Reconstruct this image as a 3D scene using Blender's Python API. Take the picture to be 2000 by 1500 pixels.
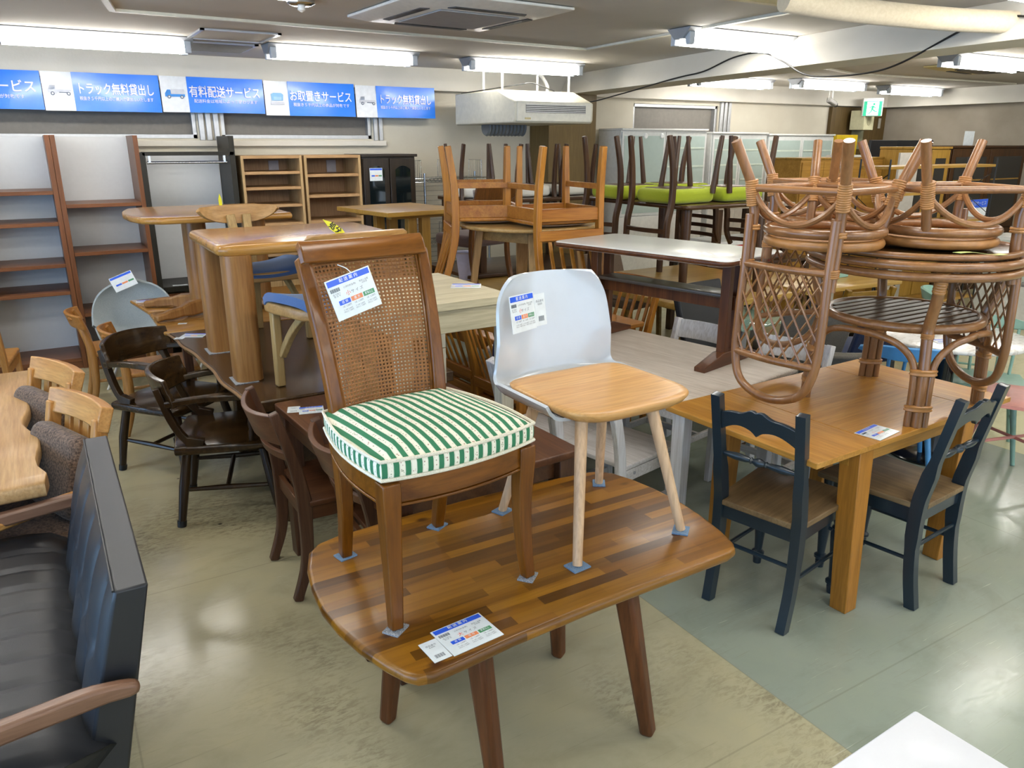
import bpy, bmesh, math, random
from mathutils import Vector, Matrix, Euler
random.seed(7)
PI = math.pi
R = math.radians
scn = bpy.context.scene
COL = scn.collection
for _o in list(bpy.data.objects):
    bpy.data.objects.remove(_o)

# ------------------------------------------------------------------ camera, light, exposure
cam = bpy.data.cameras.new('camera')
cam.sensor_width = 36.0
cam.lens = 27.0
cam.clip_start = 0.05
camo = bpy.data.objects.new('camera', cam)
COL.objects.link(camo)
camo.location = (0, 0, 1.75)
camo.rotation_euler = (R(90 - 17.4), 0, R(-31.1))
scn.camera = camo

vs = scn.view_settings
vs.view_transform = 'Standard'
vs.look = 'None'
vs.gamma = 1.0
vs.use_curve_mapping = False
vs.exposure = 0.0
scn.cycles.use_denoising = True
scn.cycles.max_bounces = 8
scn.cycles.diffuse_bounces = 4
scn.cycles.glossy_bounces = 4
scn.cycles.transmission_bounces = 6
scn.cycles.transparent_max_bounces = 12
scn.cycles.sample_clamp_indirect = 8.0
scn.cycles.caustics_reflective = False
scn.cycles.caustics_refractive = False

TUBE = 40.0          # strength of the fluorescent tubes
wld = bpy.data.worlds.new('daylight')
scn.world = wld
wld.use_nodes = True
_bg = wld.node_tree.nodes['Background']
_bg.inputs[0].default_value = (0.55, 0.75, 1.0, 1)
_bg.inputs[1].default_value = 1.5

def area(name, loc, rot, sx, sy, power, color):
    l = bpy.data.lights.new(name, 'AREA')
    l.shape = 'RECTANGLE'; l.size = sx; l.size_y = sy
    l.energy = power; l.color = color
    o = bpy.data.objects.new(name, l); COL.objects.link(o)
    o.location = loc; o.rotation_euler = rot
    return o
# daylight coming in through the shop windows on the left and behind the camera
area('shop_window_daylight', (-3.85, 1.2, 1.25), (0, R(-90), 0), 1.9, 7.5, 210, (0.30, 0.58, 1.0))
area('entrance_daylight', (3.5, -3.85, 1.3), (R(90), 0, 0), 8.0, 2.0, 60, (0.80, 0.90, 1.0))

# ------------------------------------------------------------------ colours and materials
def C(h, k=1.0):
    h = h.lstrip('#')
    out = []
    for i in (0, 2, 4):
        c = int(h[i:i+2], 16) / 255
        c = c / 12.92 if c <= .04045 else ((c + .055) / 1.055) ** 2.4
        out.append(min(1, c * k))
    return (*out, 1)

class N:
    def __init__(s, name):
        s.m = bpy.data.materials.new(name); s.m.use_nodes = True
        s.t = s.m.node_tree; s.b = s.t.nodes['Principled BSDF']
    def n(s, typ, **kw):
        nd = s.t.nodes.new(typ)
        for k, v in kw.items(): setattr(nd, k, v)
        return nd
    def l(s, a, b): s.t.links.new(a, b)
    def coord(s, scale=(1, 1, 1), rot=(0, 0, 0), loc=(0, 0, 0)):
        tc = s.n('ShaderNodeTexCoord'); mp = s.n('ShaderNodeMapping')
        mp.inputs['Scale'].default_value = scale; mp.inputs['Rotation'].default_value = rot
        mp.inputs['Location'].default_value = loc
        s.l(tc.outputs['Object'], mp.inputs['Vector'])
        return mp.outputs['Vector']
    def noise(s, vec, scale=5, detail=4, rough=.55, dist=0):
        t = s.n('ShaderNodeTexNoise'); t.inputs['Scale'].default_value = scale
        t.inputs['Detail'].default_value = detail; t.inputs['Roughness'].default_value = rough
        t.inputs['Distortion'].default_value = dist
        s.l(vec, t.inputs['Vector']); return t.outputs['Fac']
    def ramp(s, fac, stops, interp='LINEAR'):
        r = s.n('ShaderNodeValToRGB'); r.color_ramp.interpolation = interp
        el = r.color_ramp.elements
        while len(el) > 1: el.remove(el[-1])
        el[0].position = stops[0][0]; el[0].color = stops[0][1]
        for p, c in stops[1:]:
            e = el.new(p); e.color = c
        s.l(fac, r.inputs['Fac']); return r.outputs['Color']
    def mix(s, fac, a, b, mode='MIX'):
        x = s.n('ShaderNodeMix', data_type='RGBA', blend_type=mode)
        for sock, v in ((x.inputs[0], fac), (x.inputs[6], a), (x.inputs[7], b)):
            if hasattr(v, 'links'): s.l(v, sock)
            else: sock.default_value = v
        return x.outputs[2]
    def bump(s, h, strength=.2, dist=.01):
        b = s.n('ShaderNodeBump'); b.inputs['Strength'].default_value = strength
        b.inputs['Distance'].default_value = dist
        s.l(h, b.inputs['Height']); s.l(b.outputs['Normal'], s.b.inputs['Normal'])
    def fin(s, col=None, rough=.5, metal=0, spec=.5, coat=0, coatr=.1):
        b = s.b
        if col is not None:
            if hasattr(col, 'links'): s.l(col, b.inputs['Base Color'])
            else: b.inputs['Base Color'].default_value = col
        if hasattr(rough, 'links'): s.l(rough, b.inputs['Roughness'])
        else: b.inputs['Roughness'].default_value = rough
        b.inputs['Metallic'].default_value = metal
        b.inputs['Specular IOR Level'].default_value = spec
        b.inputs['Coat Weight'].default_value = coat
        b.inputs['Coat Roughness'].default_value = coatr
        return s.m

_mc = {}
def plain(name, h, rough=.5, metal=0, coat=0, k=1.0, var=.06, spec=.5):
    if name in _mc: return _mc[name]
    s = N(name)
    c = C(h, k)
    v = s.noise(s.coord((9, 9, 9)), 3, 3)
    d = tuple(x * (1 - var) for x in c[:3]) + (1,)
    l = tuple(min(1, x * (1 + var)) for x in c[:3]) + (1,)
    _mc[name] = s.fin(s.ramp(v, [(.3, d), (.7, l)]), rough, metal, spec, coat)
    return _mc[name]

WT = (.86, .85, .52)       # finish tint shared by the timbers
def tint(c, k=WT): return (c[0] * k[0], c[1] * k[1], c[2] * k[2], 1)
def wood(name, dark, light, axis='x', rough=.42, coat=0.15, scale=1.0, mid=None, k=1.0, wt=WT):
    key = name + axis
    if key in _mc: return _mc[key]
    s = N(key)
    st = {'x': (1.2, 22, 22), 'y': (22, 1.2, 22), 'z': (22, 22, 1.2)}[axis]
    st = tuple(a * scale for a in st)
    f1 = s.noise(s.coord(st), 1.0, 5, .6, .6)
    st2 = tuple(a * 5 for a in st)
    f2 = s.noise(s.coord(st2), 1.0, 3, .6)
    stops = [(.25, tint(C(dark, k), wt)), (.72, tint(C(light, k), wt))]
    if mid: stops.insert(1, (.48, tint(C(mid, k), wt)))
    c = s.ramp(f1, stops)
    fine = s.ramp(f2, [(.35, (.80, .78, .76, 1)), (.6, (1, 1, 1, 1))])
    c = s.mix(1.0, c, fine, 'MULTIPLY')
    s.bump(f2, .08, .002)
    _mc[key] = s.fin(c, rough, 0, .32, coat * .5, .12)
    return _mc[key]

def fabric(name, a, b, scale=260, rough=.9, k=1.0, strength=.5):
    if name in _mc: return _mc[name]
    s = N(name)
    f = s.noise(s.coord((scale, scale, scale)), 1.0, 2, .6)
    g = s.noise(s.coord((6, 6, 6)), 1, 2)
    c = s.ramp(f, [(.35, C(a, k)), (.65, C(b, k))])
    c = s.mix(.15, c, s.ramp(g, [(.3, C(a, k)), (.7, C(b, k))]))
    s.bump(f, strength, .002)
    m = s.fin(c, rough, 0, .2)
    s.b.inputs['Sheen Weight'].default_value = .2
    _mc[name] = m
    return m

def glass(name, tint, alpha=.35, rough=.02):
    if name in _mc: return _mc[name]
    s = N(name)
    s.b.inputs['Base Color'].default_value = C(tint)
    s.b.inputs['Roughness'].default_value = rough
    s.b.inputs['Alpha'].default_value = alpha
    s.b.inputs['Specular IOR Level'].default_value = .8
    _mc[name] = s.m
    return s.m

def emit(name, col, strength):
    if name in _mc: return _mc[name]
    s = N(name)
    s.b.inputs['Base Color'].default_value = (.9, .9, .9, 1)
    s.b.inputs['Emission Color'].default_value = col
    s.b.inputs['Emission Strength'].default_value = strength
    _mc[name] = s.m
    return s.m

# ------------------------------------------------------------------ mesh building
class B:
    def __init__(s): s.bm = bmesh.new()
    def face(s, vs):
        try: return s.bm.faces.new(vs)
        except ValueError: return None
    def hexa(s, p):
        v = [s.bm.verts.new(q) for q in p]
        for f in ((3, 2, 1, 0), (4, 5, 6, 7), (0, 1, 5, 4), (1, 2, 6, 5), (2, 3, 7, 6), (3, 0, 4, 7)):
            s.face([v[i] for i in f])
        return s
    def box(s, x0, x1, y0, y1, z0, z1):
        return s.hexa([(x0, y0, z0), (x1, y0, z0), (x1, y1, z0), (x0, y1, z0), (x0, y0, z1), (x1, y0, z1), (x1, y1, z1), (x0, y1, z1)])
    def bar(s, p0, p1, w, h, w1=None, h1=None, side=None):
        p0, p1 = Vector(p0), Vector(p1)
        w1 = w if w1 is None else w1; h1 = h if h1 is None else h1
        t = (p1 - p0).normalized()
        if side is None:
            side = Vector((1, 0, 0)) if abs(t.x) < .75 else Vector((0, 1, 0))
        sd = Vector(side); sd = (sd - t * sd.dot(t)).normalized(); n = t.cross(sd)
        q = []
        for p, a, b in ((p0, w / 2, h / 2), (p1, w1 / 2, h1 / 2)):
            q += [p - sd * a - n * b, p + sd * a - n * b, p + sd * a + n * b, p - sd * a + n * b]
        return s.hexa(q)
    def rings(s, rs, closed=False, caps=True):
        V = [[s.bm.verts.new(p) for p in r] for r in rs]
        m = len(V[0]); k = len(V)
        for i in range(k if closed else k - 1):
            a, b = V[i], V[(i + 1) % k]
            for j in range(m):
                s.face([a[j], a[(j + 1) % m], b[(j + 1) % m], b[j]])
        if caps and not closed:
            s.face(list(reversed(V[0]))); s.face(V[-1])
        return s
    def tube(s, pts, r, n=10, closed=False, caps=True):
        P = [Vector(p) for p in pts]; k = len(P)
        rr = r if isinstance(r, (list, tuple)) else [r] * k
        def tan(i):
            if closed: return (P[(i + 1) % k] - P[i - 1]).normalized()
            return (P[min(k - 1, i + 1)] - P[max(0, i - 1)]).normalized()
        t = tan(0)
        u = t.cross(Vector((0, 0, 1)) if abs(t.z) < .9 else Vector((1, 0, 0))).normalized()
        rs = []
        for i in range(k):
            t = tan(i); u = (u - t * u.dot(t)).normalized(); v = t.cross(u)
            rs.append([P[i] + (u * math.cos(2 * PI * j / n) + v * math.sin(2 * PI * j / n)) * rr[i] for j in range(n)])
        return s.rings(rs, closed, caps)
    def ribbon(s, pts, w, h, side=(1, 0, 0)):
        """rectangular section swept along pts: w along side, h across it"""
        P = [Vector(p) for p in pts]; k = len(P)
        W = w if isinstance(w, (list, tuple)) else [w] * k
        H = h if isinstance(h, (list, tuple)) else [h] * k
        rs = []
        for i in range(k):
            t = (P[min(k - 1, i + 1)] - P[max(0, i - 1)]).normalized()
            sd = Vector(side); sd = (sd - t * sd.dot(t)).normalized(); n = t.cross(sd)
            a, b = sd * W[i] / 2, n * H[i] / 2
            rs.append([P[i] - a - b, P[i] + a - b, P[i] + a + b, P[i] - a + b])
        return s.rings(rs)
    def prism(s, out, z0, z1, inset=0.0, fn=None):
        """polygon in xy extruded in z; fn maps a local point to another place"""
        f = fn or (lambda x, y, z: (x, y, z))
        lo = [s.bm.verts.new(f(x, y, z0)) for x, y in out]
        hi = [s.bm.verts.new(f(x, y, z1)) for x, y in out]
        m = len(out)
        s.face(list(reversed(lo))); s.face(hi)
        for i in range(m): s.face([lo[i], lo[(i + 1) % m], hi[(i + 1) % m], hi[i]])
        return s
    def slab(s, out, z0, z1, r, seg=3):
        """polygon plate with rounded edges (star-shaped outline assumed)"""
        cx = sum(p[0] for p in out) / len(out); cy = sum(p[1] for p in out) / len(out)
        rs = []
        hh = (z1 - z0) / 2; r = min(r, hh)
        prof = [(r * (1 - math.sin(a)), z0 + r * (1 - math.cos(a))) for a in [PI / 2 * i / seg for i in range(seg + 1)]]
        prof += [(r * (1 - math.cos(a)), z1 - r * (1 - math.sin(a))) for a in [PI / 2 * i / seg for i in range(seg + 1)]]
        for d, z in prof:
            row = []
            for x, y in out:
                L = math.hypot(x - cx, y - cy) or 1
                row.append((x - (x - cx) / L * d, y - (y - cy) / L * d, z))
            rs.append(row)
        return s.rings(rs)
    def lathe(s, prof, o=(0, 0, 0), n=16, axis=(0, 0, 1)):
        A = Vector(axis).normalized()
        u = A.cross(Vector((1, 0, 0)) if abs(A.x) < .9 else Vector((0, 1, 0))).normalized(); v = A.cross(u)
        O = Vector(o)
        return s.rings([[O + A * z + (u * math.cos(2 * PI * j / n) + v * math.sin(2 * PI * j / n)) * max(r, 1e-4) for j in range(n)] for r, z in prof])
    def surf(s, fn, nu, nv):
        V = [[s.bm.verts.new(fn(i / nu, j / nv)) for j in range(nv + 1)] for i in range(nu + 1)]
        for i in range(nu):
            for j in range(nv):
                s.face([V[i][j], V[i + 1][j], V[i + 1][j + 1], V[i][j + 1]])
        return s
    def shell(s, fn, nu, nv, th):
        """surface with thickness th along -normal"""
        e = 1e-3
        def nrm(u, v):
            a = Vector(fn(min(1, u + e), v)) - Vector(fn(max(0, u - e), v))
            b = Vector(fn(u, min(1, v + e))) - Vector(fn(u, max(0, v - e)))
            c = a.cross(b)
            return c.normalized() if c.length > 1e-12 else Vector((0, 0, 1))
        A = [[Vector(fn(i / nu, j / nv)) for j in range(nv + 1)] for i in range(nu + 1)]
        Bk = [[A[i][j] - nrm(i / nu, j / nv) * th for j in range(nv + 1)] for i in range(nu + 1)]
        VA = [[s.bm.verts.new(p) for p in r] for r in A]; VB = [[s.bm.verts.new(p) for p in r] for r in Bk]
        for i in range(nu):
            for j in range(nv):
                s.face([VA[i][j], VA[i + 1][j], VA[i + 1][j + 1], VA[i][j + 1]])
                s.face([VB[i][j + 1], VB[i + 1][j + 1], VB[i + 1][j], VB[i][j]])
        for i in range(nu):
            s.face([VA[i + 1][0], VA[i][0], VB[i][0], VB[i + 1][0]])
            s.face([VA[i][nv], VA[i + 1][nv], VB[i + 1][nv], VB[i][nv]])
        for j in range(nv):
            s.face([VA[0][j], VA[0][j + 1], VB[0][j + 1], VB[0][j]])
            s.face([VA[nu][j + 1], VA[nu][j], VB[nu][j], VB[nu][j + 1]])
        return s

def obj(name, b, mat, parent=None, smooth=38, bevel=0.0, sub=0, label=None, solid=0.0):
    me = bpy.data.meshes.new(name)
    bmesh.ops.recalc_face_normals(b.bm, faces=b.bm.faces)
    b.bm.to_mesh(me); b.bm.free()
    for m in (mat if isinstance(mat, (list, tuple)) else [mat]): me.materials.append(m)
    o = bpy.data.objects.new(name, me); COL.objects.link(o)
    if smooth:
        me.polygons.foreach_set('use_smooth', [True] * len(me.polygons))
        me.set_sharp_from_angle(angle=R(smooth))
    if parent is not None: o.parent = parent
    if solid:
        md = o.modifiers.new('solid', 'SOLIDIFY'); md.thickness = solid; md.offset = 0
    if bevel:
        md = o.modifiers.new('bevel', 'BEVEL'); md.width = bevel; md.segments = 2; md.limit_method = 'ANGLE'; md.angle_limit = R(40)
        md.harden_normals = False
    if sub:
        md = o.modifiers.new('sub', 'SUBSURF'); md.levels = sub; md.render_levels = sub
    if label: o['label'] = label
    return o

def thing(name, label, cat, loc=(0, 0, 0), rz=0.0, group=None, rx=0.0):
    o = bpy.data.objects.new(name, None); COL.objects.link(o)
    o.empty_display_size = .05
    o.location = loc; o.rotation_euler = (R(rx), 0, R(rz))
    o['label'] = label; o['category'] = cat
    if group: o['group'] = group
    return o
def tag(o, label, cat, group=None):
    o['label'] = label; o['category'] = cat
    if group: o['group'] = group
    return o
def struct(name, b, mat, bevel=0, parent=None, smooth=30):
    o = obj(name, b, mat, parent, smooth=smooth, bevel=bevel)
    if parent is None: o['kind'] = 'structure'
    return o
def kids(o): return [c for c in o.children]
def dup(root, label, loc, rz, rx=0.0, group=None):
    r = root.copy(); COL.objects.link(r)
    r.location = loc; r.rotation_euler = (R(rx), 0, R(rz)); r['label'] = label
    if group: r['group'] = group
    for ch in kids(root):
        c = ch.copy(); COL.objects.link(c); c.parent = r; c.matrix_parent_inverse = ch.matrix_parent_inverse.copy()
        for g in kids(ch):
            d = g.copy(); COL.objects.link(d); d.parent = c; d.matrix_parent_inverse = g.matrix_parent_inverse.copy()
    return r
def rect(x0, x1, y0, y1, r=0.0, seg=4):
    if r <= 0: return [(x0, y0), (x1, y0), (x1, y1), (x0, y1)]
    out = []
    for cx, cy, a0 in ((x1 - r, y0 + r, -90), (x1 - r, y1 - r, 0), (x0 + r, y1 - r, 90), (x0 + r, y0 + r, 180)):
        for i in range(seg + 1):
            a = R(a0 + 90 * i / seg); out.append((cx + r * math.cos(a), cy + r * math.sin(a)))
    return out
def bez(ps, n=10):
    """Catmull-Rom through points"""
    P = [Vector(p) for p in ps]; out = []
    for i in range(len(P) - 1):
        a = P[i - 1] if i else P[0] * 2 - P[1]; d = P[i + 2] if i + 2 < len(P) else P[-1] * 2 - P[-2]
        b, c = P[i], P[i + 1]
        for k in range(n):
            t = k / n
            out.append(.5 * ((2 * b) + (c - a) * t + (2 * a - 5 * b + 4 * c - d) * t * t + (3 * b - a - 3 * c + d) * t ** 3))
    out.append(P[-1]); return out
def circ(c, r, n=32, z=None, a0=0, a1=360):
    full = abs(a1 - a0 - 360) < 1e-6
    return [(c[0] + r * math.cos(R(a0 + (a1 - a0) * i / (n if full else n - 1))), c[1] + r * math.sin(R(a0 + (a1 - a0) * i / (n if full else n - 1))), c[2] if z is None else z) for i in range(n)]

# ------------------------------------------------------------------ lettering (built-in font only)
_txt = {}
def text(name, body, size, mat, parent, loc, rot=(0, 0, 0), align='CENTER', bold=0.0, thick=0.0006, sx=1.0):
    key = (body, align, bold)
    if key not in _txt:
        cu = bpy.data.curves.new('t', 'FONT'); cu.body = body; cu.size = 1.0
        cu.align_x = align; cu.align_y = 'CENTER'; cu.offset = bold; cu.resolution_u = 3
        o = bpy.data.objects.new('t', cu); COL.objects.link(o)
        dg = bpy.context.evaluated_depsgraph_get()
        me = bpy.data.meshes.new_from_object(o.evaluated_get(dg))
        me.name = 'lettering'
        bpy.data.objects.remove(o); _txt[key] = me
    me = _txt[key].copy(); me.materials.clear(); me.materials.append(mat)
    o = bpy.data.objects.new(name, me); COL.objects.link(o); o.parent = parent
    o.location = loc; o.rotation_euler = rot; o.scale = (size * sx, size, size)
    return o
# ------------------------------------------------------------------ the room
CEIL = 2.46
def floor_mat():
    s = N('vinyl_floor')
    tc = s.n('ShaderNodeTexCoord'); sp = s.n('ShaderNodeSeparateXYZ'); s.l(tc.outputs['Object'], sp.inputs[0])
    def gt(sock, v):
        m = s.n('ShaderNodeMath', operation='GREATER_THAN'); s.l(sock, m.inputs[0]); m.inputs[1].default_value = v; return m.outputs[0]
    def line(sock, v, w=.003):
        m = s.n('ShaderNodeMath', operation='COMPARE'); s.l(sock, m.inputs[0]); m.inputs[1].default_value = v; m.inputs[2].default_value = w; return m.outputs[0]
    big = s.noise(s.coord((.5, .5, .5)), 1.6, 3)
    left = s.ramp(big, [(.3, C('#b1ac90')), (.5, C('#bab291')), (.7, C('#c2b68f'))])
    mid = s.ramp(big, [(.3, C('#8f9a8b')), (.5, C('#9aa294')), (.7, C('#a3a592'))])
    far = s.ramp(big, [(.3, C('#c2bd97')), (.7, C('#cdc8a6'))])
    c = s.mix(gt(sp.outputs[0], 1.842), left, mid)
    c = s.mix(gt(sp.outputs[0], 4.75), c, far)
    # wear: scuffed brown-grey patches on the walkway
    a = s.noise(s.coord((1.1, .9, 1), loc=(3, 1, 0)), 1.3, 2)
    b = s.noise(s.coord((22, 60, 1), rot=(0, 0, R(25))), 1.0, 7, .75, .6)
    lo = s.ramp(a, [(.47, (0, 0, 0, 1)), (.66, (1, 1, 1, 1))])
    hi = s.ramp(b, [(.46, (0, 0, 0, 1)), (.60, (1, 1, 1, 1))])
    wear = s.mix(1, lo, hi, 'MULTIPLY')
    lf = s.n('ShaderNodeMath', operation='LESS_THAN'); s.l(sp.outputs[0], lf.inputs[0]); lf.inputs[1].default_value = 1.84
    wl = s.n('ShaderNodeMath', operation='MULTIPLY'); s.l(wear, wl.inputs[0]); s.l(lf.outputs[0], wl.inputs[1])
    w2 = s.n('ShaderNodeMath', operation='MULTIPLY'); s.l(wl.outputs[0], w2.inputs[0]); w2.inputs[1].default_value = .62
    c = s.mix(w2.outputs[0], c, C('#5e543f'))
    # cloudy mottling and pale scratches
    mt = s.noise(s.coord((3.2, 4.5, 1), loc=(1, 7, 0)), 1.0, 6, .65, .4)
    c = s.mix(.55, c, s.ramp(mt, [(.30, (.74, .74, .70, 1)), (.5, (1, 1, 1, 1)), (.7, (1.10, 1.08, 1.0, 1))]), 'MULTIPLY')
    ps = s.noise(s.coord((4, 160, 1), rot=(0, 0, R(-48)), loc=(5, 2, 0)), 1, 2, .5, 1.5)
    c = s.mix(s.ramp(ps, [(.70, (0, 0, 0, 1)), (.76, (.4, .4, .4, 1))]), c, C('#d6d3c0'))
    # fine scratches and dark specks
    sc = s.noise(s.coord((3, 190, 1), rot=(0, 0, R(35))), 1, 2, .5, 1.2)
    c = s.mix(s.ramp(sc, [(.67, (0, 0, 0, 1)), (.73, (.35, .35, .35, 1))]), c, C('#7d7862'))
    vo = s.n('ShaderNodeTexVoronoi'); vo.inputs['Scale'].default_value = 2.6
    s.l(s.coord((1, 1, 1)), vo.inputs['Vector'])
    c = s.mix(s.ramp(vo.outputs['Distance'], [(.018, (.8, .8, .8, 1)), (.030, (0, 0, 0, 1))]), c, C('#3d3a33'))
    seams = None
    for sock, vals in ((sp.outputs[0], (1.842, 3.67, 4.75, .01)), (sp.outputs[1], (1.26, 3.09, 4.92, -.57))):
        for v in vals:
            q = line(sock, v)
            if seams is None: seams = q
            else:
                m = s.n('ShaderNodeMath', operation='MAXIMUM'); s.l(seams, m.inputs[0]); s.l(q, m.inputs[1]); seams = m.outputs[0]
    h = s.n('ShaderNodeMath', operation='MULTIPLY'); s.l(seams, h.inputs[0]); h.inputs[1].default_value = .22
    c = s.mix(h.outputs[0], c, C('#5f5d50'))
    s.bump(b, .04, .003)
    rr = s.ramp(b, [(.35, (.13, .13, .13, 1)), (.65, (.24, .24, .24, 1))])
    return s.fin(c, rr, 0, .5)

def wall_mat(name, a, b, scale=3, bump=.15, fine=60):
    s = N(name)
    f = s.noise(s.coord((1, 1, 1)), scale, 4); g = s.noise(s.coord((1, 1, 1)), fine, 2)
    s.bump(g, bump, .004)
    return s.fin(s.ramp(f, [(.3, C(a)), (.7, C(b))]), .85, 0, .3)
M_wall = wall_mat('cream_wallpaper', '#c6bfae', '#cdc7b7')
M_ceil = wall_mat('ceiling_board', '#b9b4ab', '#c0bbb2', 2, .1)
M_beam = wall_mat('white_beam', '#d0cbbf', '#d7d2c7')
M_grey = wall_mat('rough_grey_plaster', '#958b7c', '#a79d8e', 2.2, .5, 26)
M_blind = plain('grey_board', '#7c7770', .7)
M_alu = plain('aluminium', '#b7b9bb', .35, .6)
M_white = plain('white_paint', '#dcdcd8', .35)
M_cream = plain('cream_metal', '#cfcbb9', .4)
M_dark = plain('dark_slot', '#2b2b2d', .5)
M_black = plain('black_plastic', '#141416', .4)
M_chrome = plain('chrome', '#cfd2d4', .18, 1.0)
M_darkbrownpanel = wood('brown_panel', '#55432f', '#6a563d', 'z', .5)

struct('floor', B().box(-4.1, 11.1, -4.1, 7.7, -.06, 0), floor_mat())
struct('ceiling', B().box(-4.1, 11.1, -4.1, 7.7, CEIL, CEIL + .06), M_ceil)
# back wall: sill wall, soffit and the piers between the boarded windows
w = B()
WY = 7.5
wins = [(-1.45, 1.30, 1.79, 2.24), (1.505, 2.92, 1.79, 2.24), (6.2, 7.58, 1.1, 2.20)]
xs = [-4.1, -1.45, 1.30, 1.505, 2.92, 6.2, 7.58, 11.1]
for i, (a, b_) in enumerate(zip(xs[:-1], xs[1:])):
    win = next((q for q in wins if abs(q[0] - a) < 1e-6), None)
    if win: w.box(a, b_, WY, WY + .16, 0, win[2]); w.box(a, b_, WY, WY + .16, win[3], CEIL)
    else: w.box(a, b_, WY, WY + .16, 0, CEIL)
struct('wall_back', w, M_wall)
struct('trim_1', B().box(-4.0, 11.0, WY - .12, WY, 2.25, CEIL), M_beam)            # soffit above the windows
struct('trim_2', B().box(-1.7, 3.05, WY - .045, WY + .02, 1.725, 1.775), M_beam, bevel=.004)  # window ledge
for i, (a, b_, z0, z1) in enumerate(wins):
    fr = B()
    t = .035
    fr.box(a, b_, WY + .02, WY + .10, z0, z0 + t).box(a, b_, WY + .02, WY + .10, z1 - t, z1)
    fr.box(a, a + t, WY + .02, WY + .10, z0, z1).box(b_ - t, b_, WY + .02, WY + .10, z0, z1)
    o = struct('window_%d' % (i + 1), fr, M_alu, bevel=.003)
    obj('pane', B().box(a + t, b_ - t, WY + .08, WY + .095, z0 + t, z1 - t), M_blind, o)
fr = B()
for x0 in (1.315, 1.375, 1.44): fr.box(x0, x0 + .045, WY - .02, WY + .03, 1.775, 2.25)
for x0 in (2.935, 2.99): fr.box(x0, x0 + .04, WY - .02, WY + .02, 1.775, 2.25)
for x0 in (7.60, 7.67, 7.74): fr.box(x0, x0 + .045, WY - .03, WY + .02, 1.0, 2.25)
struct('trim_3', fr, M_alu, bevel=.004)
struct('wall_right', B().box(11.0, 11.15, -4.1, 7.7, 0, CEIL), M_grey)
struct('trim_4', B().box(10.85, 11.0, -4.0, 7.38, 2.25, CEIL), M_beam)
# the shop front on the left: pillars and wide panes
lw = B()
lw.box(-4.1, -3.98, -4.1, 7.7, 0, .25).box(-4.1, -3.98, -4.1, 7.7, 2.25, CEIL).box(-4.1, -3.98, 5.2, 7.7, .25, 2.25).box(-4.1, -3.98, -4.1, -2.9, .25, 2.25)
struct('wall_left', lw, M_wall)
fr = B()
for y in (-2.9, -.9, 1.1, 3.1, 5.15): fr.box(-4.06, -4.0, y, y + .05, .25, 2.25)
o = struct('window_4', fr, M_alu)
fw = B(); fw.box(-4.1, .0, -4.1, -3.98, 0, CEIL).box(7.2, 11.1, -4.1, -3.98, 0, CEIL).box(0, 7.2, -4.1, -3.98, 2.3, CEIL)
struct('wall_front', fw, M_wall)
# pillar clad in brown boards, brown door in the corner
struct('trim_5', B().box(4.75, 5.37, 7.12, WY - .002, 0, 2.25), wood('pillar_board', '#6e5a43', '#7f6a50', 'z', .5), bevel=.004)
struct('door_1', B().box(9.72, 10.95, 7.44, WY - .002, 0, 2.24), M_darkbrownpanel, bevel=.004)
# ceiling beam with its soffit, running from the back wall towards the camera's right
bm_ = B()
def bx(y): return 4.93 - (6.5 - y) * .137
p = []
for y in (7.37, -4.0):
    p.append([(bx(y), y, 2.25), (bx(y) + .34, y, 2.25), (bx(y) + .42, y, CEIL - .001), (bx(y) + .12, y, CEIL - .001)])
bm_.rings(p)
struct('trim_6', bm_, M_beam)
# thin trunking lines on the ceiling
def conduit(idx, pts, wd=.03):
    b = B()
    for a, c in zip(pts[:-1], pts[1:]): b.bar((*a, CEIL - .008), (*c, CEIL - .008), .016, wd, side=(0, 0, 1))
    struct('trim_%d' % idx, b, M_cream, smooth=0)
conduit(7, [(.30, 3.9), (.52, 5.14), (2.2, 5.2), (3.87, 5.28), (3.78, 3.4), (3.72, 2.0)], .035)
conduit(8, [(5.6, 5.0), (7.6, 5.6), (10.6, 5.5)], .03)
struct('trim_9', B().box(2.5, 3.75, 3.02, 3.06, CEIL - .03, CEIL), plain('yellowed_trunking', '#c2b48a', .5))

# ------------------------------------------------------------------ ceiling things
M_tube = emit('fluorescent_glow', (1.0, .965, .90, 1), TUBE)
M_lampbody = plain('lamp_enamel', '#8d9094', .4)
M_cap = plain('lamp_socket', '#b9c0c8', .4)
def tube_light(L=1.12):
    t = thing('ceiling_light', '', 'lamp')
    b = B(); h = .07
    prof = [(-.11, -.004), (-.04, -h), (.04, -h), (.11, -.004)]
    b.rings([[(x, y, z) for y, z in prof] for x in (-L / 2 - .05, L / 2 + .05)])
    obj('body', b, M_lampbody, t, bevel=.003)
    for y in (-.07, .07):
        obj('tube', B().tube([(-L / 2 + .02, y, -.085), (L / 2 - .02, y, -.085)], .0155, 12), M_tube, t)
    for sx in (-1, 1):
        e = B(); xx = sx * (L / 2 + .01)
        e.prism([(-.088, -.105), (-.052, -.105), (-.046, -.062), (.046, -.062), (.052, -.105), (.088, -.105), (.088, -.03), (-.088, -.03)], xx - .022, xx + .022, fn=lambda y, z, d: (d, y, z))
        obj('socket', e, M_cap, t, bevel=.003)
    return t
LT = tube_light()
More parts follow.
